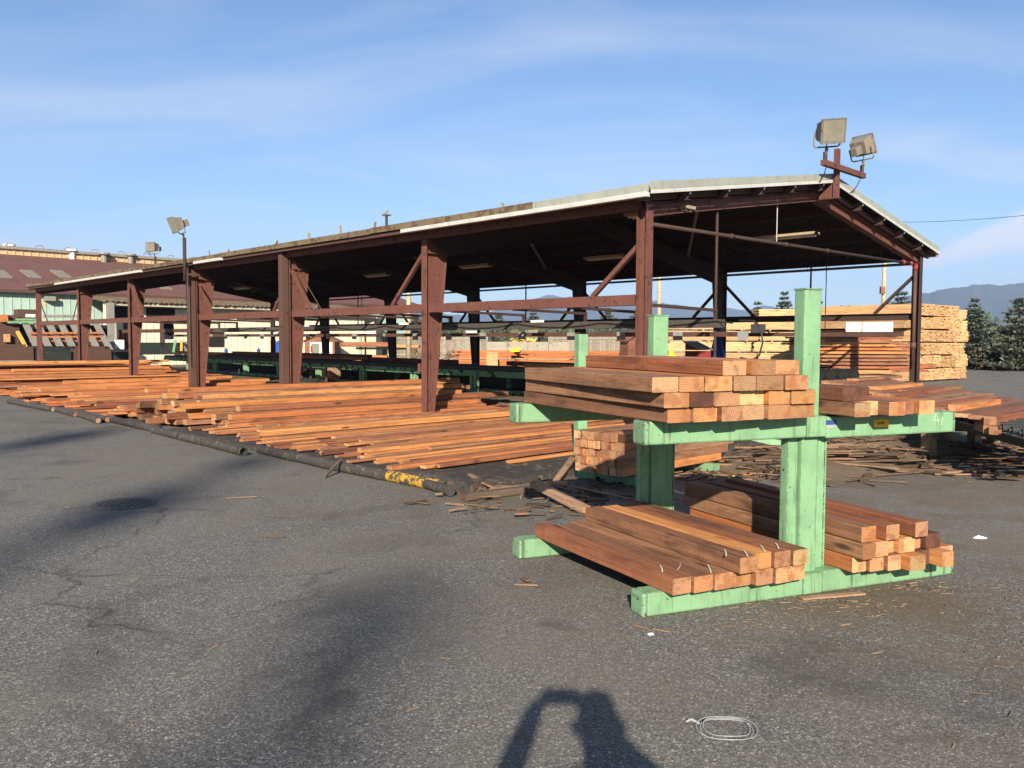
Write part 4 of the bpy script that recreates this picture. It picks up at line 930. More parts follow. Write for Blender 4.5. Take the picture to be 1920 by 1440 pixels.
# ------------------------------------------------------------------ roller deck with planks on the right
D0 = Vector((5.46, 8.5, 0)); DD = Vector((.165, .986, 0)).normalized(); DN = Vector((DD.y, -DD.x, 0))
deck = thing('roller_deck', 'low dark roller deck on timber legs carrying planks at the right', 'roller conveyor', D0 + DD * 4)
for off in (0.06, 1.35):
    m = MB(); m.beam(D0 + DN * off + Z * .52, D0 + DD * 11.5 + DN * off + Z * .56, .06, .12); m.build('side_rail', 'dark_mach', deck)
m = MB(); m.beam(D0 - DN * .0 + Z * .575, D0 + DD * 11.5 + Z * .615, .05, .012); m.build('rail_cap', 'grey', deck)
for i in range(44):
    q = D0 + DD * (.1 + i * .26) + Z * (.635 + .001 * i)
    m = MB(); m.tube(q - DN * .03, q + DN * 1.38, .042, 12); m.tube(q - DN * .035, q - DN * .06, .022, 8); m.build('roller', 'dark_mach', deck)
for P in (Vector((5.70, 11.24, 0)), Vector((6.72, 12.7, 0)), Vector((7.14, 12.7, 0)), Vector((7.55, 12.9, 0)), D0 + DD * 8 + DN * .1, D0 + DD * 8 + DN * 1.3, D0 + DD * .5 + DN * 1.1, D0 + DD * 2.2 + DN * 1.3):
    m = MB(); m.box((P.x, P.y, .235), (.14, .14, .47), A_, B_); m.build('leg', 'w_post', deck)
m = MB(); m.beam(D0 + DD * 2.8 + Z * .44, D0 + DD * 2.8 + DN * 1.4 + Z * .44, .09, .08); m.build('cross_beam', 'dark_mach', deck)
i = 0; sdeck = 1.25
while sdeck < 10.2:
    w = random.choice([.19, .24, .29, .29]); c = D0 + DD * (sdeck + .1) - V * ru(.12, .38) + Z * (.706 + ru(0, .02)); l = ru(2.6, 3.2)
    wm = random.choices(['w_red', 'w_brown', 'w_orange'], [6, 3, 1.2])[0]
    ordw = ORD[i] if i < 12 else None
    timber('plank', c, c + V * l, w, .05, wm, f"{ordw} flat cedar plank from the near end across the roller deck" if ordw else 'flat cedar plank across the far half of the roller deck', 'plank', 'planks across the roller deck' if ordw else 'planks across the far half of the roller deck'); i += 1
    sdeck += w / max(.2, abs(DD.dot(U))) * 1.0
for j, (x, y, z, l, w, h, wm) in enumerate(((1790, 765, .76, 1.65, .16, .085, 'w_orange'), (1664, 742, .76, 2.3, .22, .07, 'w_red'), (1640, 728, .77, 2.0, .25, .06, 'w_orange'), (1600, 712, .78, 2.4, .28, .05, 'w_brown'), (1700, 735, .765, 2.4, .28, .06, 'w_brown'))):
    P = gp(x, y, z); timber('plank', P, P + V * l, w, h, wm, ('short bright orange board on top of the roller deck planks', 'reddish upper plank behind the right rack timbers', 'orange upper plank just right of the tall green post', 'dull brown upper plank by the black rollers', 'dull brown upper plank in the middle of the roller deck')[j], 'plank', 'loose planks on top of the roller deck')
for r_ in range(2):
    for c in range(4):
        P = gp(1836, 800, .60) + DD * (-.02 - .145 * c) + Z * (.10 * r_) + V * ru(-.03, .03)
        if r_ == 1 and c == 3: continue
        timber('thick_timber', P, P + V * ru(1.6, 2.1), .13, .097, random.choice(['w_red', 'w_red', 'w_brown']), f"thick cedar timber {ORD[c]} from the back in the {'lower' if r_ == 0 else 'upper'} layer on the deck's near end", 'timber', 'thick timbers on the near end of the roller deck', em='e_brown')
# brown board stack and black rollers behind the deck
def pack_mesh(L, nw, nh, bw, bh, mat, jl=.06, name='boards', drop=0.0, endmat=None):
    m = MB()
    for r_ in range(nh):
        for c in range(nw):
            if 0 < r_ < nh - 1 and 0 < c < nw - 1: continue
            if rnd() < drop and r_ == nh - 1: continue
            l = L + ru(-jl, jl)
            m.box((ru(-jl, jl) * .7, (c - (nw - 1) / 2) * bw + ru(-.006, .006), (r_ + .5) * bh), (l, bw - .008, bh - .006))
            if endmat: m.m[-3] = 1; m.m[-1] = 1
    return m
brown = thing('brown_board_stack', 'ragged stack of red brown boards in front of the yellow lumber packs', 'lumber stack', (0, 0, 0))
for j in range(4):
    m = pack_mesh(2.9, 9, 4, .14, .062, 'w', .34); mt = m.build('board_layer', 'w_brownpack', brown, local=True); tag(mt, kind='stuff'); mt.location = (ru(-.12, .12) + [.55, .25, .1, -.3][j], 0, .10 + j * .265)
for j in range(9):
    timber('board', (ru(-1.5, -.9), -.68, .12 + j * .11), (ru(.8, 1.7), -.68 + ru(-.02, .02), .12 + j * .11), .05, .06, random.choice(['w_red', 'w_brown', 'w_orange']), parent=brown)
brown.location = Vector((10.35, 25.2, .62)); brown.rotation_euler = (0, 0, R(3))
m = MB(); m.box((10.4, 25.3, .31), (2.7, 1.2, .60)); tag(m.build('stack_bearers', 'w_scrap'), 'dark timber bearers under the red brown board stack', 'bearer')
for j in range(4):
    P = Vector((6.75 + j * .42, 18.6 + j * .35, .80)); t = thing('black_roller', f"{ORD[j]} black ribbed roller from the left behind the deck planks", 'roller', P, 'black rollers behind the deck')
    m = MB(); m.tube(P - V * .15 - U * .25, P - V * .15 + U * .25, .16, 16); m.build('roller_drum', 'black', t)
    for q in (-.2, 0, .2):
        m = MB(); m.tube(P - V * .15 + U * (q - .03), P - V * .15 + U * (q + .03), .185, 16); m.build('roller_rib', 'black', t)

# ------------------------------------------------------------------ yellow lumber packs
def pack(name, L, nw, nh, bw, bh, side, end):
    t = thing(name, 'x', 'lumber pack')
    m = MB()
    for r_ in range(nh):
        for c in range(nw):
            if 0 < r_ < nh - 1 and 0 < c < nw - 1 and rnd() < .0: continue
            l = L + ru(-.05, .05); m.box((ru(-.03, .03), (c - (nw - 1) / 2) * bw, (r_ + .5) * bh + .06), (l, bw - .006, bh - .006))
            m.m[-3] = 1; m.m[-1] = 1
    o = m.build('boards', [side, end], t, local=True); tag(o, kind='stuff')
    for x in (-.38, 0, .38):
        m = MB(); m.box((x * L, 0, .03), (.09, nw * bw, .06)); m.build('bearer', end, t)
    return t
pk = [pack('lumber_pack', 4.9, 9, 10, .14, .046, 'w_yellow', 'w_yend') for _ in range(2)]
pk2 = [pack('lumber_pack', 4.9, 6, 6, .185, .082, 'w_yellow', 'w_yend') for _ in range(1)]
npk = 0
usedp = set()
def place_pack(src, P, rz, label, group, tilt=0):
    o = copy_tree(src) if src.name in usedp else src; usedp.add(src.name); o.location = P; o.rotation_euler = (0, 0, rz); tag(o, label, 'lumber pack', group); return o
# right stack: ends towards the yard
base_px = [(1752, 717, 34.2, 0), (1806, 713, 36.4, 1)]
PA = gp(1700, 718); PB = gp(1818, 711.5)
dirA = (PB - PA).normalized(); perpA = Vector((-dirA.y, dirA.x, 0)); lenA = (PB - PA).length
rows = 6
for r_ in range(rows):
    nx_ = [4, 4, 4, 4, 4, 3][r_]
    for c in range(nx_):
        x0 = lenA - 1.33 * (c + .5) + [0, .05, -.25, .12, -.55, -.85][r_] * (1 if c == 0 else .9) + ru(-.04, .04)
        src = random.choice(pk + pk2)
        P = PA + dirA * x0 + perpA * (2.5 + ru(-.12, .12)) + Z * (r_ * .53)
        endwise = not (r_ in (3, 4, 5) and c == 1)
        place_pack(src, P, math.atan2(perpA.y, perpA.x) + ru(-.01, .01), f"yellow pack with cut ends, {ORD[c]} from the right in the {['ground', 'second', 'third', 'fourth', 'fifth', 'top'][r_]} layer at right", 'yellow packs of the right stack')
# left stack: long sides towards the yard
for r_ in range(6):
    for c in range(3):
        P = Vector((9.4 + 5.05 * c + [0, .1, -.12, .2, 0, .1][r_], 41.2 + ru(-.15, .15) - .2 * c, r_ * .535))
        if r_ == 5 and c == 0: continue
        src = random.choice(pk)
        place_pack(src, P, R(-3) + ru(-.012, .012), f"yellow pack seen lengthwise, {ORD[c]} from the left in the {['ground', 'second', 'third', 'fourth', 'fifth', 'top'][r_]} layer of the long stack", 'yellow packs of the long stack')
assert len(usedp) == 3
# low red packs behind the shed
rp = []
for i in range(3):
    t = thing('lumber_pack', 'x', 'lumber pack'); m = MB()
    for r_ in range(8):
        for c in range(8):
            m.box((ru(-.35, .35), (c - 3.5) * .14, (r_ + .5) * .058 + .05), (3.4 + ru(-.5, .4), .134, .052))
    tag(m.build('boards', 'w_redpack', t, local=True), kind='stuff'); rp.append(t)
spots = [(-1.6, 47.6, 0, 3), (2.0, 47.0, 0, 2), (5.4, 47.4, 0, 2), (-1.4, 47.7, .52, 4), (2.2, 47.1, .52, 2), (5.6, 47.5, .52, 0), (8.3, 48.2, 0, 5)]
for i, (x, y, z, a) in enumerate(spots):
    o = rp[i] if i < 3 else copy_tree(rp[i % 3]); o.location = (x, y, z); o.rotation_euler = (0, 0, R(a))
    tag(o, f"orange red cedar pack in front of the grey fence, {'upper' if z else 'lower'} layer, {ORD[i % 3] if i < 6 else 'last'} from the left", 'lumber pack', 'cedar packs before the fence')
m = MB(); P = dp(923, 672, 46.0); m.box((P.x, P.y, P.z * .5 + .15), (.62, .5, 1.05)); tag(m.build('pale_crate', 'w_yellow'), 'pale yellow plywood crate at the left end of the low cedar packs', 'crate')
m = MB(); P = dp(965, 657, 46.2); m.box(P, (.5, .4, .14)); m.box(P + Vector((.2, 0, .10)), (.22, .3, .12)); tag(m.build('safety_vest', 'hivis'), 'yellow safety vest thrown on the low cedar packs', 'vest')
m = MB(); P = dp(1258, 671, 36.0); m.box(P, (.36, .3, .26)); m.box(P + Vector((.0, 0, .2)), (.2, .2, .2)); tag(m.build('yellow_bag', 'hivis'), 'bright yellow bag by the left end of the long yellow stack', 'bag')

# ------------------------------------------------------------------ huts, houses and fence behind
def hut(name, label, P, w, d, h, rise, wallm, roofm, rz=0, door=None, mono=False):
    t = thing(name, label, 'hut', P)
    c, s_ = math.cos(rz), math.sin(rz); X = Vector((c, s_, 0)); Y = Vector((-s_, c, 0)); P = Vector(P)
    n = int(h / .16)
    for q, sd in ((-1, Y), (1, Y)):
        m = MB()
        for i in range(n): m.box(P + sd * (q * d / 2) + Z * (.08 + i * h / n), (w, .03 + .012 * (i % 2), h / n - .006), X, Y)
        m.build('wall', wallm, t)
    for q in (-1, 1):
        m = MB()
        for i in range(n): m.box(P + X * (q * w / 2) + Z * (.08 + i * h / n), (.03 + .012 * (i % 2), d - .05, h / n - .006), X, Y)
        m.build('wall', wallm, t)
    e = .18
    if mono:
        m = MB(); a = P - X * (w / 2 + .05) - Y * (d / 2 + .05) + Z * h; m.prism([a, a + X * (w + .1), a + X * (w + .1) + Y * (d + .1) + Z * rise, a + Y * (d + .1) + Z * rise], Z * .03); m.build('roof', roofm, t)
        m = MB(); 
        for q in (-1, 1):
            b_ = P + X * (q * w / 2) + Z * h; m.prism([b_ - Y * d / 2, b_ + Y * d / 2, b_ + Y * d / 2 + Z * rise], X * (.02 * q))
        m.build('gable', wallm, t)
    else:
        for q in (-1, 1):
            m = MB(); a = P - Y * (d / 2 + e) + Z * (h + rise); b_ = P + X * (q * (w / 2 + e)) - Y * (d / 2 + e) + Z * (h - e * rise / (w / 2))
            m.prism([a, b_, b_ + Z * .06, a + Z * .06], Y * (d + 2 * e)); m.build('roof', roofm, t)
        m = MB()
        for q in (-1, 1):
            b_ = P + Y * (q * d / 2) + Z * h; m.prism([b_ - X * w / 2, b_ + X * w / 2, b_ + Z * rise], Y * (.03 * q))
        m.build('gable', wallm, t)
    if door:
        m = MB(); m.box(P - Y * (d / 2 + .03) + X * door[0] + Z * (door[2] / 2), (door[1], .05, door[2]), X, Y); m.build('door', door[3], t)
        m = MB(); m.box(P - Y * (d / 2 + .06) + X * (door[0] + door[1] * .35) + Z * (door[2] / 2), (.05, .05, .12), X, Y); m.build('handle', 'grey', t)
    return t
P = dp(1188, 690, 46.0); hut('wooden_hut', 'narrow brown wooden outhouse with pale door left of the corner column', (P.x, 46.4, 0), 1.1, 1.0, 1.7, .35, 'w_hut', 'w_hut', R(20), (.12, .5, 1.5, 'w_yellow'))
P = dp(1308, 690, 21.5); t = hut('red_box_hut', 'small dark red box with grey lean roof under the shed beside the blue tarp', (P.x, 21.5, .98), .44, .44, .40, .20, 'redpaint', 'grey', R(35), None, True)
m = MB(); m.box((P.x, 21.5, .485), (.5, .5, .97)); tag(m.build('box_stand', 'w_post'), 'weathered wooden stand carrying the small red box', 'stand')
# blue tarp hanging on the back column
P = sh(S, W - .62, 0); q = onp(1340, 650, U, P); 
m = MB(); k = 0
for i in range(7):
    z = 1.98 - i * .19; w = .05 + i * .05
    for j in range(7): m.v.append(sh(S, W - .5, z) + Vector((w * (j / 3 - 1) * .9, -.42 - .04 * math.sin(j * 2.1 + i), 0)))
for i in range(6):
    for j in range(6): a = i * 7 + j; m.f.append([a, a + 1, a + 8, a + 7]); m.m.append(0)
o = m.build('blue_tarp', 'blue'); so = o.modifiers.new('solid', 'SOLIDIFY'); so.thickness = .012; tag(o, 'dark blue tarp hanging gathered on the second back column', 'tarp')
# dark jacket and red cloth hanging by the far bays
def cloth(name, mt, x, y, D, w, h, lab, cat):
    P = dp(x, y, D); m = MB()
    for i in range(8):
        for j in range(7): m.v.append(P + Vector(((j - 3) / 6 * w * (.6 + .4 * math.sin(math.pi * (i + 1) / 9)), .06 * math.sin(j * 1.9 + i * .4), h * (.5 - i / 7))))
    for i in range(7):
        for j in range(6): a = i * 7 + j; m.f.append([a, a + 1, a + 8, a + 7]); m.m.append(0)
    o = m.build(name, mt); so = o.modifiers.new('solid', 'SOLIDIFY'); so.thickness = .05; tag(o, lab, cat)
cloth('hanging_jacket', 'navy', 316, 618, 33, .45, .78, 'dark navy jacket hanging from a rail left of the fourth column', 'jacket')
cloth('red_cloth', 'redcloth', 226, 627, 40, .22, .46, 'small red cloth hanging in front of the white wall panels', 'cloth')
# fence
def fence(x0, x1, D0_, D1_, hgt, lab, name='board_fence', sp=.17):
    a = dp(x0, 660, D0_); b_ = dp(x1, 660, D1_); a.z = b_.z = 0; d = (b_ - a); L = d.length; d /= L; nn = Vector((-d.y, d.x, 0))
    t = thing(name, lab, 'fence', (a + b_) / 2); m = MB(); n = int(L / sp)
    for i in range(n):
        q = a + d * (L * (i + .5) / n); h = hgt + ru(-.05, .05); m.box(q + Z * (h / 2 + .03), (L / n - .012, .025, h), d, nn)
    tag(m.build('fence_boards', 'w_fence', t), kind='stuff')
    for z in (.45, hgt - .35):
        m = MB(); m.box((a + b_) / 2 - nn * .05 + Z * z, (L, .05, .10), d, nn); m.build('rail', 'w_fence', t)
    for i in range(int(L / 2.4) + 1):
        q = a + d * (L * i / int(L / 2.4)); m = MB(); m.box(q - nn * .09 + Z * (hgt / 2 + .06), (.12, .10, hgt + .12), d, nn); m.build('post', 'w_fence', t)
fence(640, 800, 66, 66, 2.05, 'weathered grey board fence left of the cream pole')
fence(828, 915, 66, 65, 2.05, 'weathered grey board fence right of the second column')
fence(1030, 1330, 72, 66, 2.15, 'long grey board fence behind the low cedar packs')
# lock-block wall
a = dp(912, 660, 60); t = thing('concrete_block_wall', 'low pale concrete block wall behind the low cedar packs', 'wall', (a.x + 2.8, 60, 0))
for r_ in range(2):
    for c in range(4):
        m = MB(); m.box((a.x + .75 + c * 1.5, 60 + ru(-.03, .03), .38 + r_ * .76), (1.485, .74, .75)); m.build('block', 'concrete', t, bev=.03)
# wire mesh panels leaning on the fence
# brown gabled office and beige building
P = dp(606, 665, 57); hut('gabled_office', 'small brown gabled hut with white framed glass doors', (P.x, 57, 0), 2.0, 2.0, 1.52, .48, 'w_hut', 'w_hut', R(0), (.1, 1.5, 1.42, 'white'))
for j, x in enumerate((-.62, .24)):
    m = MB(); m.box((P.x + .1 + .1 + x * .78, 57 - 1.07, .74), (.52, .03, 1.2)); tag(m.build('glass_door', 'glass'), f"dark glazed door leaf, {ORD[j]} from the left in the gabled hut", 'door', 'glass doors of the gabled hut')
b0 = thing('beige_building', 'plain beige flat roofed building behind the brown gabled hut', 'building', dp(650, 660, 62) * 1)
WL[b0.name] = b0.location.copy()
P = dp(655, 660, 62)
m = MB(); m.box((P.x - .7, 63.5, 1.6), (5.4, 3, 3.2)); m.build('wall', 'beige', b0); m = MB(); m.box((P.x - .7, 63.5, 3.28), (5.6, 3.2, .16)); m.build('roof', 'white', b0)
m = MB(); m.box((P.x - .7, 61.96, 2.05), (5.3, .05, .35)); m.build('wall_band', 'white', b0)
# far green rack with orange lumber
P = dp(705, 668, 54); t = thing('lumber_rack', 'far green rack with orange lumber seen between third and second column', 'rack', (P.x, 54, 0))
for x in (-1.0, .9, 2.1):
    m = MB(); m.box((P.x + x, 54, .95), (.14, .14, 1.9)); m.build('post', 'green', t)
for z in (.12, 1.05):
    m = MB(); m.box((P.x + .5, 54, z), (3.6, .16, .14)); m.build('arm', 'green', t)
for j, (x, z, w, h, l, wm) in enumerate(((-.6, 1.30, 3.3, .30, 1.4, 'w_red'), (-.2, .42, 2.0, .36, 1.2, 'w_orange'), (1.9, 1.22, 1.9, .18, 1.3, 'w_orange'), (1.6, .32, 1.6, .28, 1.3, 'w_red'))):
    for q in range(3):
        timber('beam', (P.x + x - w / 2 + ru(-.1, .1), 53.6 + q * .3, z), (P.x + x + w / 2, 53.6 + q * .3, z + ru(-.03, .03)), .28, h, wm, f"orange beams stacked in the {['upper left', 'lower left', 'upper right', 'lower right'][j]} of the far green rack", 'beam', f"beams in the {['upper left', 'lower left', 'upper right', 'lower right'][j]} of the far rack")
# poles and wires
def pole(x, ytop, D, r_, lab, ybot=None, mt='w_pole', arm=False):
    T = dp(x, ytop, D); t = thing('utility_pole', lab, 'pole', (T.x, D, 0)); m = MB(); m.tube((T.x, D, 0), (T.x, D, T.z), r_ * 1.15, 10, r_ * .85); m.build('shaft', mt, t, smooth=True)
    if arm:
        m = MB(); m.box((T.x, D - .15, T.z - .4), (1.5, .10, .12)); m.build('crossarm', 'w_post', t)
        m = MB(); m.box((T.x - .2, D - .2, T.z * .52), (.28, .25, .5)); m.build('meter_box', 'w_hut', t)
    return T
p1_ = pole(1661, 414, 58, .14, 'pale wooden utility pole right of the gable showing under the roof edge', arm=True)
p2_ = pole(1238, 440, 52, .13, 'tall pale utility pole beside the corner column')
p3_ = pole(896, 470, 56, .12, 'pale pole right of the second column')
p4_ = pole(766, 480, 46, .13, 'cream pole left of the second column', arm=False)
def wire(a, b_, sag, lab):
    m = MB(); pts = [a.lerp(b_, i / 16) - Z * (sag * 4 * (i / 16) * (1 - i / 16)) for i in range(17)]; m.path(pts, .018, 4); tag(m.build('overhead_wire', 'wire'), lab, 'wire')
wire(p1_ + Z * -.1, dp(2050, 388, 50), .25, 'thin overhead wire running right from the pole behind the gable')
wire(p2_ - Z * 1.0, p1_ - Z * .6, .6, 'thin overhead wire between the pale poles behind the shed')
# yellow loader far behind the block wall
P = dp(985, 636, 75); t = thing('yellow_loader', 'small yellow wheel loader cab behind the concrete block wall', 'loader', (P.x, 75, 0))
m = MB(); m.box((P.x - .2, 75, 1.55), (2.2, 1.6, .5)); m.box((P.x - .9, 75, 1.2), (.8, 1.7, .6)); m.build('body', 'yellow', t); m = MB(); m.box((P.x + .55, 75, 2.1), (1.1, 1.4, 1.0)); m.build('cab_glass', 'glass', t)
m = MB(); m.box((P.x + .5, 75, 2.66), (1.4, 1.6, .12)); m.build('cab_roof', 'yellow', t)
for x in (-.9, .9):
    m = MB(); m.tube((P.x + x, 74.1, .62), (P.x + x, 75.9, .62), .62, 16); m.build('wheel', 'black', t)

# ------------------------------------------------------------------ the sawmill on the left
mill = thing('sawmill_building', 'long sawmill with maroon roof and faded teal walls at the far left', 'building', sh(48, 0, 0))
UM = 48.0; EZ = 4.42; RU = 60.0; RZ = 7.45
m = MB(); m.box(sh(UM + .1, 0, EZ / 2), (.2, 64, EZ), U, V)
for i in range(int(64 / .45)): m.box(sh(UM - .015, -32 + i * .45, EZ / 2), (.03, .06, EZ), U, V)
m.build('wall', 'teal', mill)
m = MB(); a, b_ = sh(UM - .4, -33, EZ - .08), sh(RU, -33, RZ); m.prism([a, b_, b_ + Z * .12, a + Z * .12], V * 66)
m.build('roof', 'mill_roof', mill)
m = MB(); m.box(sh(UM - .42, 0, EZ - .06), (.05, 66, .16), U, V); m.build('fascia', 'brown_steel', mill)
m = MB(); m.box(sh(RU + .15, 0, RZ + .28), (.3, 66, .46), U, V)
for i in range(130): m.box(sh(RU - .02, -32.8 + i * .5, RZ + .28), (.06, .08, .46), U, V)
m.build('clerestory', 'cream_rib', mill)
m = MB(); m.box(sh(RU + .3, 0, RZ + .60), (1.0, 66, .20), U, V); m.build('ridge_cap', 'grey', mill)
for i in range(14):
    m = MB(); c = sh(RU - .1, -6 + i * 1.9, RZ + .70); m.path([c + V * (.28 * math.cos(t)) + Z * (.22 * math.sin(t)) for t in [math.pi * q / 6 for q in range(7)]], .03, 5); m.build('ridge_hoop', 'grey', mill)
RN = (sh(RU, 0, RZ) - sh(UM, 0, EZ)).cross(V).normalized(); RT = (sh(RU, 0, RZ) - sh(UM, 0, EZ)).normalized()
if RN.z < 0: RN = -RN
for x in (3, 57, 114, 302, -60, 390):
    P = onp(x, 515 if x < 200 else 537, RN, sh(UM, 0, EZ + .12)); m = MB(); m.box(P + RN * .05, (2.3, .72, .10), RT, V, RN); m.build('skylight', 'skylight', mill)
for x, y in ((18, 476), (135, 485), (195, 491), (245, 493)):
    P = onp(x, y, RN, sh(UM, 0, EZ + .12)); m = MB(); m.tube(P - Z * .1, P + Z * .55, .22, 10); m.tube(P + Z * .55, P + Z * .68, .42, 10); m.build('roof_vent', 'white' if x < 160 else 'grey', mill)
P = onU(93, 560, UM - .25); m = MB(); m.box(P, (.5, .55, .28), U, V); m.build('wall_lamp', 'grey', mill)
# annex with cream walls
annex = thing('annex_building', 'low cream walled annex with ragged corrugated roof edge in front of the sawmill', 'building', sh(44, 13, 0))
m = MB(); m.box(sh(44.1, 15.5, 1.9), (.2, 18.0, 3.8), U, V)
for i in range(40): m.box(sh(43.985, 6.6 + i * .45, 1.9), (.03, .05, 3.8), U, V)
m.build('wall', 'cream', annex)
m = MB(); m.box(sh(46, 24.55, 1.9), (4.0, .2, 3.8), U, V); m.build('wall', 'cream', annex)
m = MB(); n = 120
for th in (0, .02):
    for i in range(n + 1):
        v = 6.2 + 18.6 * i / n; zc = .05 * (i % 2)
        m.v += [sh(43.0 + ru(-.08, .08), v, 3.70 + zc * 1.6 + th), sh(47.9, v, 4.26 + zc + th)]
for b0_ in (0, 2 * (n + 1)):
    for i in range(n): m.f.append([b0_ + 2 * i, b0_ + 2 * i + 1, b0_ + 2 * i + 3, b0_ + 2 * i + 2]); m.m.append(0)
for i in range(n): m.f.append([2 * i, 2 * i + 2, 2 * (n + 1) + 2 * i + 2, 2 * (n + 1) + 2 * i]); m.m.append(0)
m.build('roof', 'moss', annex)
m = MB(); m.box(sh(43.2, 15.5, 3.62), (.08, 18.4, .16), U, V); m.build('gutter', 'beige', annex)
for x0, y0, x1, y1, mt, nm in ((275, 577, 328, 598, 'void', 'dark_opening_panel'), (205, 575, 240, 598, 'void', 'dark_opening_panel'), (170, 642, 345, 663, 'dark_mach', 'lower_panel'), (392, 618, 420, 650, 'void', 'dark_opening_panel'), (508, 638, 517, 664, 'w_hut', 'door'), (232, 605, 240, 645, 'brown_steel', 'pier'), (300, 603, 308, 650, 'brown_steel', 'pier'), (345, 640, 390, 662, 'grey', 'lower_panel')):  # openings are flat near-black panels, interior darkness put into their colour
    a, b_ = onU(x0, y0, 43.93), onU(x1, y1, 43.93); _, va = uv(a); _, vb_ = uv(b_)
    m = MB(); m.box(sh(43.96, (va + vb_) / 2, (a.z + b_.z) / 2), (.08, abs(vb_ - va), abs(a.z - b_.z)), U, V); m.build(nm, mt, annex)
for x0, y0, x1, y1 in ((205, 562, 213, 604),):
    a, b_ = onU(x0, y0, 43.2), onU(x1, y1, 43.2); _, va = uv(a); m = MB(); m.box(sh(43.1, va, 1.85), (.35, .35, 3.7), U, V); m.build('column', 'grey', annex)
# planks leaning on the annex and clutter
for j, (x, y0, y1, mt) in enumerate(((325, 638, 660, 'green'), (340, 638, 662, 'yellow'))):
    a, b_ = onU(x, y1, 42), onU(x + (4 if j == 0 else 0), y0, 43.6); m = MB(); m.beam(a, b_, .14, .05); tag(m.build('leaning_bar', mt), ('green bar leaning against the annex wall', 'yellow bar leaning against the annex wall')[j], 'bar')
m = MB(); a = onU(223, 646, 40); m.box(a, (.3, .45, .5), U, V); tag(m.build('white_box', 'white'), 'small white box hanging below the white wall panels at the left', 'box')
for j, x in enumerate((424, 485)):
    P = onU(x, 658, 40); m = MB(); m.tube(P - Z * .2, P + Z * .10, .10, 10); m.tube(P + Z * .10, P + Z * .18, .05, 8); tag(m.build('blue_jug', 'blue'), f"blue jug standing behind the conveyor, {ORD[j]} from the left", 'jug', 'blue jugs behind the conveyor')
P = onU(522, 654, 40); m = MB(); m.tube(P - Z * .35, P + Z * .1, .3, 10); m.tube(P + Z * .1, P + Z * .5, .3, 10, .06); tag(m.build('blue_heap', 'blue'), 'blue covered drum beside the brown annex door', 'drum')
P = onU(584, 655, 38); m = MB(); m.tube(P - Z * .2, P + Z * .22, .06, 10); tag(m.build('fire_extinguisher', 'redcloth'), 'red fire extinguisher hung behind the third column', 'extinguisher')
# lumber chute machine at the far left
ch = thing('lumber_chute', 'sorting machine with grey slanted arms and green beams before the teal wall', 'machine', sh(38.5, 3, 0))
def cu(x, y, u): return onU(x, y, u)
for i in range(7):
    a, b_ = cu(46 + i * 22, 603, 40.5), cu(72 + i * 22.5, 657, 38.2); m = MB(); m.beam(a, b_, .30, .10); m.build('slanted_arm', 'grey', ch)
for y, mt, x0, x1, w in ((604, 'green', 14, 160, .12), (599, 'green', 30, 70, .10), (593, 'grey', 82, 150, .14)):
    m = MB(); m.beam(cu(x0, y, 40.2), cu(x1, y - (x1 - x0) * .00, 40.2), .14, w); m.build('cross_beam', mt, ch)
for y in (625, 632, 640, 647):
    m = MB(); m.beam(cu(56, y, 39.2), cu(190, y - 1, 39.2), .10, .10); m.build('lumber_rail', 'w_redpack', ch)
m = MB(); m.beam(cu(33, 622, 39.5), cu(52, 658, 37.8), .16, .10); m.build('guard_bar', 'yellow', ch)
a, b_ = cu(-40, 590, 41.2), cu(30, 660, 41.2); m = MB(); m.box((a + b_) / 2, (1.5, (b_ - a).dot(V) and abs((b_ - a).dot(V)), abs(a.z - b_.z)), U, V); m.build('housing', 'brown_steel', ch)
a, b_ = cu(30, 580, 41.5), cu(70, 604, 41.5); m = MB(); m.box((a + b_) / 2, (1.0, abs((b_ - a).dot(V)), abs(a.z - b_.z)), U, V); m.build('control_cab', 'brown_steel', ch)
a, b_ = cu(48, 589, 40.9), cu(66, 595, 40.9); m = MB(); m.box((a + b_) / 2, (.06, abs((b_ - a).dot(V)), abs(a.z - b_.z)), U, V); m.build('cab_window', 'white', ch)
m = MB(); a, b_ = cu(0, 590, 40.4), cu(13, 604, 40.4); m.box((a + b_) / 2, (.5, abs((b_ - a).dot(V)), abs(a.z - b_.z)), U, V); m.build('side_panel', 'w_redpack', ch)
a = cu(13, 634, 40.3); m = MB(); m.box(a, (.2, .26, .40), U, V); m.build('warning_panel', 'w_yend', ch)
for i in range(12):
    m = MB(); P = cu(66 + i * 12, 655, 38.0); m.tube(P - U * .2, P + U * .2, .17, 10); m.build('wheel', 'black', ch)
for x0, x1, y0, mt in ((-30, 60, 650, 'brown_steel'), (62, 130, 657, 'dark_mach'), (133, 205, 654, 'brown_steel'), (208, 250, 660, 'dark_mach')):
    a, b_ = cu(x0, y0, 37.6), cu(x1, 676, 37.6); m = MB(); m.box((a + b_) / 2, (.8, abs((b_ - a).dot(V)) - .05, abs(a.z - b_.z)), U, V); m.box((a + b_) / 2 + Z * (abs(a.z - b_.z) / 2 + .06), (.5, abs((b_ - a).dot(V)) * .7, .1), U, V); m.build('machine_bed', mt, ch)
a, b_ = cu(20, 607, 41.3), cu(200, 663, 41.3); m = MB(); m.box((a + b_) / 2, (.4, abs((b_ - a).dot(V)), abs(a.z - b_.z)), U, V); m.build('dark_backdrop', 'void', ch)  # added near-black slab standing in for the darkness between the arms
m = MB(); P = sh(36.2, -1.8, .28); m.box(P, (1.6, 5.0, .55), U, V); tag(m.build('concrete_footing', 'concrete'), 'low grey concrete footing beyond the far boards at the left edge', 'footing')

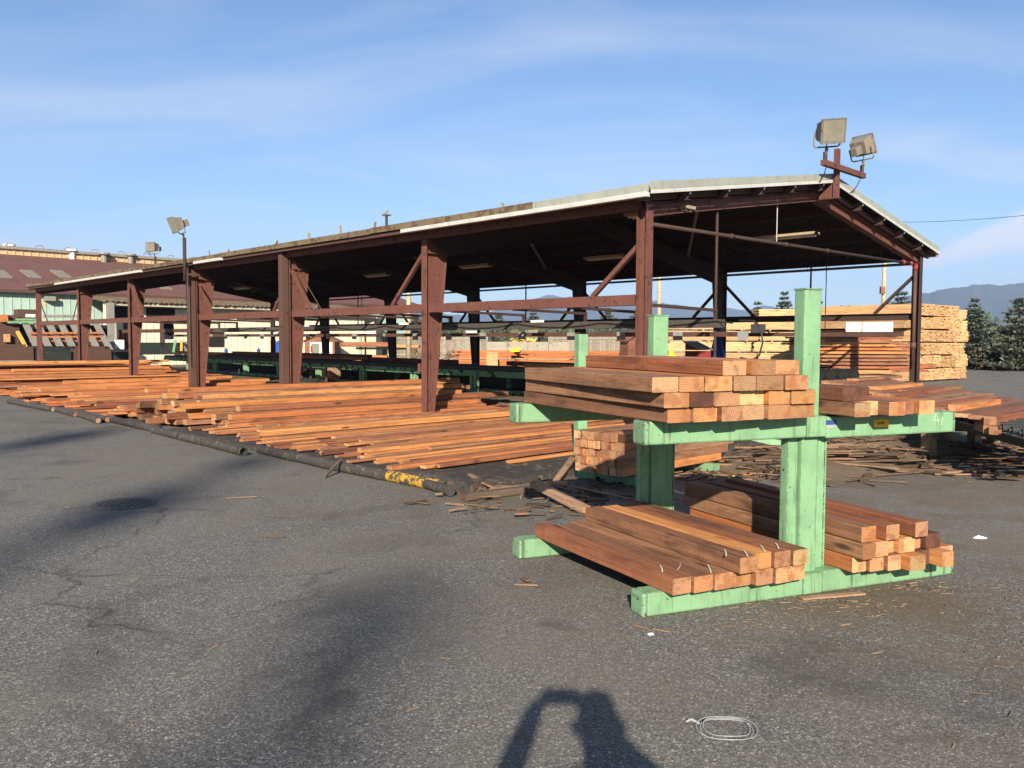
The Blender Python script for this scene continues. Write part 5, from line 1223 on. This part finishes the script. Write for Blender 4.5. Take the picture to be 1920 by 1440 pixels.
# ------------------------------------------------------------------ vegetation
def spruce_mesh(h, r_, seed, n=18, leaf=.18):
    rg = random.Random(seed); m = MB(); tr = MB(); tr.tube((0, 0, 0), (0, 0, h * .97), r_ * .055, 8, .012)
    nl = n
    for w in range(nl):
        t = (w + rg.uniform(0, .6)) / nl; z = h * (.06 + .92 * t); L = r_ * (1 - t) ** .8 * rg.uniform(.70, 1.15) + .16
        nb = max(6, int(15 * (1 - t) + 6)); a0 = rg.uniform(0, 6.28)
        for b_ in range(nb):
            a = a0 + 6.283 * b_ / nb + rg.uniform(-.22, .22); l = L * rg.uniform(.55, 1.15); dr = Vector((math.cos(a), math.sin(a), 0)); sd = Vector((-dr.y, dr.x, 0))
            tr.tube((0, 0, z), dr * l + Z * (z + .12 * l - .10), .018, 4, .006)
            ns = max(5, int(l / leaf * 2.9))
            for q in range(ns):
                f = .12 + .9 * q / ns
                for sg in (-1, 1):
                    if rg.random() < .10: continue
                    p = dr * (l * f) + Z * (z - .22 * l * f * (1 - f) + .12 * l * f * f + rg.uniform(-.06, .06)) + sd * (sg * rg.uniform(0, .30) * l * (1.05 - f))
                    d1 = (dr * rg.uniform(.3, 1) + sd * sg * rg.uniform(.4, 1) + Z * rg.uniform(-.4, .55)).normalized(); d2 = d1.cross(Vector((rg.uniform(-1, 1), rg.uniform(-1, 1), rg.uniform(.2, 1)))).normalized()
                    s1 = leaf * rg.uniform(.7, 1.3); s2 = s1 * .5
                    m.quad(p - d2 * s2, p + d1 * s1 * .6 - d2 * s2 * .6, p + d1 * s1 * 1.3, p + d1 * s1 * .5 + d2 * s2)
    return m, tr
def spruce(h, r_, seed, mat='spruce', n=18, leaf=.18, name='spruce_tree'):
    t = thing(name, 'x', 'tree'); m, tr = spruce_mesh(h, r_, seed, n, leaf); m.build('crown', mat, t, local=True); tr.build('trunk', 'bark', t, local=True); return t
sp = [spruce(5.0, 1.75, 3), spruce(5.6, 1.9, 8, 'spruce2'), spruce(4.2, 1.2, 15, 'spruce', 14)]
trees = [(1827, 558, 50, 0, 1.05, 'bushy blue spruce right of the yellow lumber packs against the hill'), (1912, 552, 48, 1, 1.15, 'wide blue spruce cut by the right edge of the photo'), (1690, 545, 62, 0, 1.1, 'blue spruce behind the yellow packs left of the right rear column'), (1471, 545, 66, 0, .85, 'spruce showing over the packs just left of the tall green post'), (1421, 563, 64, 2, .8, 'thin young spruce top above the long yellow stack'), (1536, 562, 64, 2, .75, 'thin spruce top just right of the tall green post'), (1583, 571, 64, 2, 1.2, 'ragged spruce top above the packs between post and gable pole'),
         (935, 583, 78, 1, 1.2, 'broad spruce behind the fence right of the pale pole'), (1000, 579, 82, 0, 1.0, 'narrow spruce behind the fence left of the thin green upright'), (1140, 573, 80, 1, 1.15, 'wide spruce behind the fence left of the corner column'), (1196, 575, 78, 1, 1.1, 'spruce behind the fence touching the corner column'), (845, 590, 80, 1, 1.0, 'spruce behind the second column'), (780, 586, 84, 1, 1.3, 'spruce behind the cream pole'), (560, 590, 90, 1, 1.3, 'spruce between fourth and third column'), (650, 592, 88, 1, 1.6, 'broad spruce behind the beige building'), (700, 588, 90, 1, 1.5, 'spruce behind the far green rack'), (1770, 600, 56, 1, .9, 'low dark spruce between the right column and the bushy spruce')]
used = set()
for i, (x, yt, D, k, wsc, lab) in enumerate(trees):
    P = dp(x, yt, D); o = sp[k] if k not in used else copy_tree(sp[k]); used.add(k)
    h0 = (5.0, 5.6, 4.2)[k]; s1 = P.z / h0 * 1.0
    o.location = (P.x, D, 0); o.scale = (s1 * wsc if s1 < 1.2 else wsc * 1.05, s1 * wsc if s1 < 1.2 else wsc * 1.05, s1); o.rotation_euler = (0, 0, i * 1.3); tag(o, lab, 'tree', 'spruce trees around the yard')
# tall firs behind the photographer, known by the shadows they lay over the yard
fir = spruce(29.0, 2.6, 31, 'spruce', 34, .42, 'fir_tree')
for i, (X_, Dt, y, lab) in enumerate(((-3.3, 13.0, -55, 'tall fir behind the photographer laying the long shadow past the drain cover'), (-6.9, 19, -58, 'tall fir behind the photographer shading the yard at the far left'), (-.60, 7.2, -66, 'tall fir behind the photographer shading the asphalt left of the person'))):
    o = fir if i == 0 else copy_tree(fir); L_ = Dt - y; h = L_ * math.tan(SUN_EL)
    o.location = (X_ - .0611 * L_, y, 0); o.scale = (.60, .60, h / 29.0); o.rotation_euler = (0, 0, i * 2 + .5); tag(o, lab, 'tree', 'tall firs behind the photographer')
def bush(rx, ry, rz, seed, mat, leaf=.16, n=1500, stems=True):
    rg = random.Random(seed); t = thing('shrub', 'x', 'shrub'); m = MB(); st = MB()
    cl = [(Vector((rg.uniform(-1, 1) * rx, rg.uniform(-1, 1) * ry, rg.uniform(.25, .9) * rz * (1 - .3 * rg.random()))), rg.uniform(.25, .5)) for _ in range(16)]
    for c, q in cl:
        st.tube((c.x * .3, c.y * .3, 0), c, .02, 4, .008)
        for _ in range(n // 16):
            d = Vector((rg.gauss(0, 1), rg.gauss(0, 1), rg.gauss(0, 1))).normalized() * (q * rz * rg.uniform(.5, 1.0)); p = c + d
            if p.z < .02: p.z = .02
            d1 = Vector((rg.gauss(0, 1), rg.gauss(0, 1), rg.gauss(.2, .7))).normalized(); d2 = d1.orthogonal().normalized(); s1 = leaf * rg.uniform(.6, 1.3)
            m.quad(p - d2 * s1 * .3, p + d1 * s1 * .5 - d2 * s1 * .3, p + d1 * s1, p + d1 * s1 * .4 + d2 * s1 * .35)
    m.build('foliage', mat, t, local=True); st.build('stems', 'bark', t, local=True); return t
bs = [bush(2.0, 1.0, 1.9, 1, 'bush'), bush(2.4, 1.0, 1.6, 5, 'spruce2'), bush(2.2, .8, 1.0, 9, 'drybush', .14, 1600)]
shr = [(1840, 53, 1, 1.3, 1.5), (1880, 55, 0, 1.4, 1.5), (1918, 54, 1, 1.3, 1.4), (1800, 57, 0, 1.2, 1.4), (1845, 50.5, 2, 1.3, 1.0), (1890, 50.5, 2, 1.4, 1.1), (1935, 50, 2, 1.3, 1.0), (1815, 52, 2, 1.0, .9), (1870, 58, 1, 1.5, 1.9), (1920, 60, 0, 1.6, 2.0), (1960, 55, 1, 1.5, 1.6),
       (590, 76, 0, 1.5, 1.6), (650, 78, 1, 1.5, 1.7), (690, 74, 0, 1.5, 1.5), (730, 76, 1, 1.5, 1.6), (800, 74, 0, 1.4, 1.5), (850, 74, 1, 1.4, 1.5), (880, 75, 0, 1.3, 1.3), (905, 70, 1, 1.2, 1.3), (945, 70, 0, 1.4, 1.4), (1030, 80, 1, 1.4, 1.5), (1060, 78, 0, 1.5, 1.6), (1105, 78, 1, 1.5, 1.6), (1150, 78, 0, 1.5, 1.6), (1200, 76, 1, 1.5, 1.6), (1250, 76, 0, 1.5, 1.6), (810, 62, 2, .7, 1.2), (1010, 76, 2, 1.2, 1.5)]
used = set(); cnt = {}
for i, (x, D, k, s1, s2) in enumerate(shr):
    P = dp(x, 660, D); o = bs[k] if k not in used else copy_tree(bs[k]); used.add(k); o.location = (P.x, D, 0); o.scale = (s1, s1, s2); o.rotation_euler = (0, 0, ru(-.4, .4))
    right = x > 1700
    lab = ('dry reddish brush along the edge of the yard at right' if k == 2 else 'dense green shrub in the hedge below the right spruces') if right else ('dry bush growing through the gap in the fence' if k == 2 else 'green shrub growing above the board fence')
    tag(o, lab, 'shrub', lab)
far = MB(); rg = random.Random(4)
for i in range(5200):
    x = rg.uniform(-420, 420); y = rg.uniform(230, 300); hh = 4.5 + 2.5 * mnoise.noise(Vector((x * .05, 0, 0))) + 2 * mnoise.noise(Vector((x * .2, 3, 0)))
    z = rg.uniform(0, max(2, hh)); p = Vector((x, y, z)); a = rg.uniform(0, 3.14); d1 = Vector((math.cos(a), math.sin(a), rg.uniform(-.3, .5))).normalized(); d2 = Vector((rg.uniform(-.3, .3), rg.uniform(-.3, .3), 1)); s1 = rg.uniform(1.2, 2.6)
    far.quad(p - d2 * s1 * .4, p + d1 * s1 - d2 * s1 * .3, p + d1 * s1 * .8 + d2 * s1 * .5, p + d2 * s1 * .6)
tag(far.build('far_wood', 'bush', org=(0, 0, 0)), 'far line of trees beyond the fences', 'trees', None, 'stuff')

# ------------------------------------------------------------------ debris, scraps, litter
m = MB(); nn_ = 26; ck = Vector((4.55, 11.6, 0))
for i in range(nn_ + 1):
    for j in range(nn_ + 1):
        a, b_ = (i / nn_ - .5) * 2, (j / nn_ - .5) * 2
        hgt = max(0, 1 - a * a) * max(0, 1 - b_ * b_); q = ck + V * (a * 2.5) - U * (b_ * 1.15)
        m.v.append(Vector((q.x, q.y, .30 * hgt * (1 + .5 * mnoise.noise(q * 1.3)) + .05 * hgt * mnoise.noise(q * 5) + .005)))
for i in range(nn_):
    for j in range(nn_): a = i * (nn_ + 1) + j; m.f.append([a, a + 1, a + nn_ + 2, a + nn_ + 1]); m.m.append(0)
tag(m.build('dirt_mound', 'dirt', org=(0, 0, 0), smooth=True), kind='structure')
def mound_z(x, y):
    d = Vector((x, y, 0)) - ck; a = d.dot(V) / 2.5; b_ = -d.dot(U) / 1.15
    return .30 * max(0, 1 - a * a) * max(0, 1 - b_ * b_)
m = MB(); rg = random.Random(21)
def sticks(cx_, cy_, rx, ry, n, lmin, lmax, pref=None, zb=0.0, spread=.5):
    for _ in range(n):
        x = cx_ + rg.gauss(0, .5) * rx; y = cy_ + rg.gauss(0, .5) * ry; a = (pref + rg.gauss(0, spread)) if pref is not None else rg.uniform(0, 3.14)
        l = rg.uniform(lmin, lmax); w = rg.choice([.010, .015, .025, .04, .08]) * (1 if l > .3 else .6); th = rg.choice([.008, .014, .02]); z = zb + mound_z(x, y) + rg.uniform(.006, .05)
        m.beam((x - math.cos(a) * l / 2, y - math.sin(a) * l / 2, z), (x + math.cos(a) * l / 2, y + math.sin(a) * l / 2, z + rg.uniform(-.03, .05)), w, th)
sticks(5.2, 10.9, 2.6, .6, 60, .12, .9, .15, 0, .9); sticks(5.5, 12.2, 1.8, 1.0, 50, .15, .8, .3, 0, .9); sticks(6.9, 10.6, 1.6, .9, 80, .15, 1.1, .1, 0, .8); sticks(4.0, 10.35, 1.6, .35, 90, .3, 1.3, 0, 0, .2)
sticks(.75, 8.7, 1.0, .8, 60, .05, .4); sticks(-.1, 8.75, .7, .4, 40, .04, .22); sticks(2.5, 9.6, 1.3, .6, 90, .1, .6); sticks(.3, 7.8, 1.4, .6, 40, .04, .3, .1, 0, .4); sticks(7.6, 12.6, 2, 1.5, 100, .2, .9)
for i in range(60): sticks(sh(ru(-1, 12), -5.1).x, sh(0, -5.1).y, .2, .2, 0, .1, .3)
tag(m.build('wood_debris', 'w_scrap', org=(0, 0, 0)), 'broken bark and wood slivers heaped under the deck and around the rack', 'wood debris', None, 'stuff')
m = MB(); rg = random.Random(5)
for i in range(900):                                              # small chips scattered on the asphalt
    x, y = rg.uniform(-7, 7), rg.uniform(3.0, 12) ; 
    if rg.random() > (.25 if y < 5 else .55) + (.3 if x > 0 else 0): continue
    a = rg.uniform(0, 3.14); l = rg.choice([.008, .012, .018, .03, .06]); w = rg.uniform(.002, .006)
    m.beam((x, y, .004), (x + math.cos(a) * l, y + math.sin(a) * l, .006), w, .003)
for x_, y_, n_ in ((1.95, 4.95, 110), (2.6, 5.35, 70), (1.5, 4.6, 40), (3.0, 4.6, 60), (2.2, 3.9, 30)):
    for i in range(n_):
        x, y = x_ + rg.gauss(0, .28), y_ + rg.gauss(0, .10 if y_ > 4.8 else .3); a = rg.uniform(-.6, 1.2); l = rg.choice([.01, .018, .03, .07]); m.beam((x, y, .004), (x + math.cos(a) * l, y + math.sin(a) * l, .006), rg.uniform(.002, .005), .003)
tag(m.build('wood_chips', 'w_chip', org=(0, 0, 0)), 'small wood chips and splinters scattered over the asphalt', 'wood chips', None, 'stuff')
scr = [(870, 932, 1010, 915, .10, .07, 'long dark plank end lying beside the near platform corner'), (920, 921, 1060, 906, .09, .05, 'brown slat lying across the litter left of the post pile'), (1040, 905, 1076, 880, .08, .03, 'pale lath leaning against the square post pile'), (1000, 927, 1100, 957, .10, .07, 'pale split slab with a pink side left of the lower timbers'), (1025, 923, 1190, 937, .03, .012, 'thin pale lath behind the split slab'), (1138, 926, 1205, 932, .035, .012, 'short pale lath beside the dark rear post'), (1378, 893, 1470, 876, .07, .03, 'pale orange slat on the asphalt left of the tall green post'), (1845, 868, 1925, 890, .20, .05, 'dark plank lying on the asphalt at the right edge'), (1880, 872, 1935, 868, .22, .02, 'bright orange thin board lying at the right edge'), (1560, 895, 1700, 903, .08, .03, 'long dark slat at the front of the debris heap'), (1500, 888, 1610, 897, .06, .03, 'brown slat in front of the green skid rail'), (1770, 886, 1860, 880, .07, .02, 'pale slat at the front right of the debris heap'), (963, 1096, 1010, 1097, .014, .008, 'thin pink splinter lying flat on the asphalt left of the rack'), (975, 1082, 992, 1095, .035, .006, 'small pink chip leaning on a splinter left of the rack'), (425, 934, 480, 931, .02, .01, 'thin stick on the asphalt right of the drain'), (490, 1004, 528, 1007, .015, .008, 'thin stick lying on the open asphalt'), (1190, 1172, 1216, 1179, .012, .004, 'pale splinter in front of the near base arm'), (1230, 1180, 1252, 1184, .014, .004, 'pale flake in front of the near base arm'), (1500, 1122, 1620, 1112, .05, .012, 'long bark strip along the foot of the tall green post'), (205, 795, 245, 803, .02, .012, 'pale lath beside the bumper pipes')]
for x0, y0, x1, y1, w, th, lab in scr:
    a, b_ = gp(x0, y0, th / 2 + .006), gp(x1, y1, th / 2 + .006)
    if 'leaning against' in lab: b_ = b_ + Z * .16
    if 'leaning on' in lab: b_ = b_ + Z * .02
    if 'split slab' in lab: a = a + Z * .12
    timber('wood_scrap', a, b_, w, th, 'w_grey' if 'dark' in lab else 'w_orange' if 'orange' in lab else 'w_scrap1', lab, 'wood scrap')
P = gp(1220, 1190); m = MB(); m.box((P.x, P.y, .004), (.030, .016, .008), A_, B_); tag(m.build('white_scrap', 'white'), 'tiny white scrap on the asphalt before the near base arm', 'scrap')
P = gp(1836, 1010); m = MB(); m.prism([P + Vector(q) for q in ((-.05, 0, .004), (.0, .015, .02), (.06, -.01, .006), (.01, -.03, .004))], Z * .004); tag(m.build('paper_scrap', 'white'), 'crumpled white paper scrap on the asphalt at right', 'scrap')
P = gp(1877, 889, .06); m = MB(); m.tube(P - Z * .055, P + Z * .0, .05, 12); m.tube(P, P + Z * .02, .05, 12, .03); tag(m.build('black_disc', 'black'), 'round black cap lying by the plank at the right edge', 'cap')
# drain cover
P = gp(232, 945); t = thing('drain_cover', 'round slotted iron drain cover set in the asphalt at left', 'drain cover', P)
m = MB(); n = 28; k = 0
for i in range(n):
    a = 6.2832 * i / n; b_ = 6.2832 * (i + 1) / n
    m.prism([P + Vector((math.cos(a) * .25, math.sin(a) * .25, .004)), P + Vector((math.cos(a) * .29, math.sin(a) * .29, .004)), P + Vector((math.cos(b_) * .29, math.sin(b_) * .29, .004)), P + Vector((math.cos(b_) * .25, math.sin(b_) * .25, .004))], Z * .008)
m.build('rim', 'drain', t)
m = MB(); m.tube(P + Z * .002, P + Z * .005, .25, 28); m.build('pit', 'void', t)
for i in range(8):
    x = -.21 + i * .06; l = 2 * math.sqrt(max(.0, .245 ** 2 - x * x)); m = MB(); m.box(P + Vector((x, 0, .009)), (.034, l, .008)); m.build('bar', 'drain', t)
# plastic strap ring
P = gp(1362, 1370); t = thing('strap_ring', 'pale plastic strap tied in a ring on the asphalt in the foreground', 'strap', P)
for dr_, dz in ((0, .006), (.012, .012), (-.010, .016)):
    m = MB(); pts = [P + Vector(((.108 + dr_) * math.cos(a) * (1 + .04 * math.sin(2 * a + dr_ * 90)), (.098 + dr_) * math.sin(a), dz + .004 * math.sin(3 * a))) for a in [6.2832 * i / 40 for i in range(41)]]
    m.path(pts, .0017, 5); m.build('strap_loop', 'strap', t)
m = MB(); q = P + Vector((-.10, .045, .008)); m.path([q, q + Vector((-.03, .02, .01)), q + Vector((-.055, .012, .002))], .004, 6); m.path([q, q + Vector((-.04, .035, .004))], .003, 6); m.build('knot', 'strap', t)

# ------------------------------------------------------------------ the photographer (seen by the shadow)
def skin_obj(name, verts, edges, radii, mat, parent=None, root=0, sub=2):
    me = bpy.data.meshes.new(name); me.from_pydata(verts, edges, []); o = bpy.data.objects.new(name, me); COL.objects.link(o); me.materials.append(M[mat])
    sk2 = o.modifiers.new('skin', 'SKIN'); 
    for i, r_ in enumerate(radii):
        v = me.skin_vertices[0].data[i]; v.radius = (r_, r_) if not isinstance(r_, tuple) else r_; v.use_root = (i == root)
    ss = o.modifiers.new('sub', 'SUBSURF'); ss.levels = sub; ss.render_levels = sub
    WL[o.name] = Vector((0, 0, 0))
    if parent: o.parent = parent; o.location = -WL[parent.name]
    return o
bx = .15; by = -.36
J = dict(pel=(bx, by, .95), wst=(bx, by, 1.10), che=(bx, by + .01, 1.30), nec=(bx, by + .01, 1.44), hd0=(bx, by + .02, 1.53), hd1=(bx - .01, by + .035, 1.62), hd2=(bx - .01, by + .02, 1.69),
         ls=(bx - .19, by, 1.38), le=(bx - .40, by + .10, 1.27), lw=(-.115, -.075, 1.555), lh=(-.09, -.05, 1.585), rs=(bx + .19, by, 1.38), re=(bx + .28, by + .12, 1.27), rw=(.115, -.075, 1.545), rh=(.09, -.05, 1.58),
         lp=(bx - .10, by, .88), lk=(bx - .12, by + .02, .49), la=(bx - .13, by - .03, .09), lt=(bx - .14, by + .15, .04), rp=(bx + .10, by, .88), rk=(bx + .13, by + .02, .49), ra=(bx + .14, by - .03, .09), rt=(bx + .16, by + .15, .04))
names = list(J); E_ = [('pel', 'wst'), ('wst', 'che'), ('che', 'nec'), ('nec', 'hd0'), ('hd0', 'hd1'), ('hd1', 'hd2'), ('che', 'ls'), ('ls', 'le'), ('le', 'lw'), ('lw', 'lh'), ('che', 'rs'), ('rs', 're'), ('re', 'rw'), ('rw', 'rh'), ('pel', 'lp'), ('lp', 'lk'), ('lk', 'la'), ('la', 'lt'), ('pel', 'rp'), ('rp', 'rk'), ('rk', 'ra'), ('ra', 'rt')]
RAD = dict(pel=(.16, .12), wst=(.15, .11), che=(.17, .12), nec=.085, hd0=.085, hd1=(.10, .11), hd2=.085, ls=.085, le=.070, lw=.042, lh=.034, rs=.09, re=.072, rw=.036, rh=.032, lp=.10, lk=.068, la=.05, lt=.04, rp=.10, rk=.068, ra=.05, rt=.04)
per = skin_obj('person', [J[n] for n in names], [(names.index(a), names.index(b)) for a, b in E_], [RAD[n] for n in names], 'jacket')
tag(per, 'person standing behind the view with both arms raised holding a phone, seen as a shadow', 'person')
m = MB(); m.tube((bx - .01, by + .0, 1.60), (bx - .01, by - .02, 1.745), .105, 14, .07); m.build('hair', 'hair', None, smooth=True)
hobj = bpy.data.objects['hair']; hobj.parent = per
m = MB(); fc = Vector((bx - .01, by + .125, 1.60)); m.tube(fc + Vector((0, -.01, .02)), fc + Vector((0, .02, -.02)), .010, 6, .016); m.build('nose', 'skin').parent = per
for sx_ in (-1, 1):
    m = MB(); m.tube(fc + Vector((sx_ * .032, -.02, .03)), fc + Vector((sx_ * .032, -.008, .03)), .012, 8); m.build('eye', 'white').parent = per
    m = MB(); m.tube((bx - .01 + sx_ * .088, by + .02, 1.585), (bx - .01 + sx_ * .098, by + .01, 1.625), .022, 8); m.build('ear', 'skin').parent = per
    for f_ in range(5):
        x0 = sx_ * .092; z0 = 1.61 - f_ * .017
        if f_ < 4: vs_ = [(x0, -.05, z0), (x0 - sx_ * .004, -.035, z0 + .002), (x0 - sx_ * .022, -.026 - .001, z0), (x0 - sx_ * .040 + sx_ * .004 * abs(f_ - 1), -.028, z0 - .002)]
        else: vs_ = [(x0, -.055, 1.56), (x0 - sx_ * .02, -.05, 1.565), (x0 - sx_ * .04, -.042, 1.575)]
        fo = skin_obj('finger', vs_, [(i, i + 1) for i in range(len(vs_) - 1)], [.009] * len(vs_), 'skin', None, 0, 1); fo.parent = per
m = MB(); m.box((0, -.034, 1.600), (.155, .008, .075)); tag(m.build('phone', 'black', bev=.003), 'dark phone held up level in both raised hands', 'phone')
print('objects', len(bpy.data.objects))
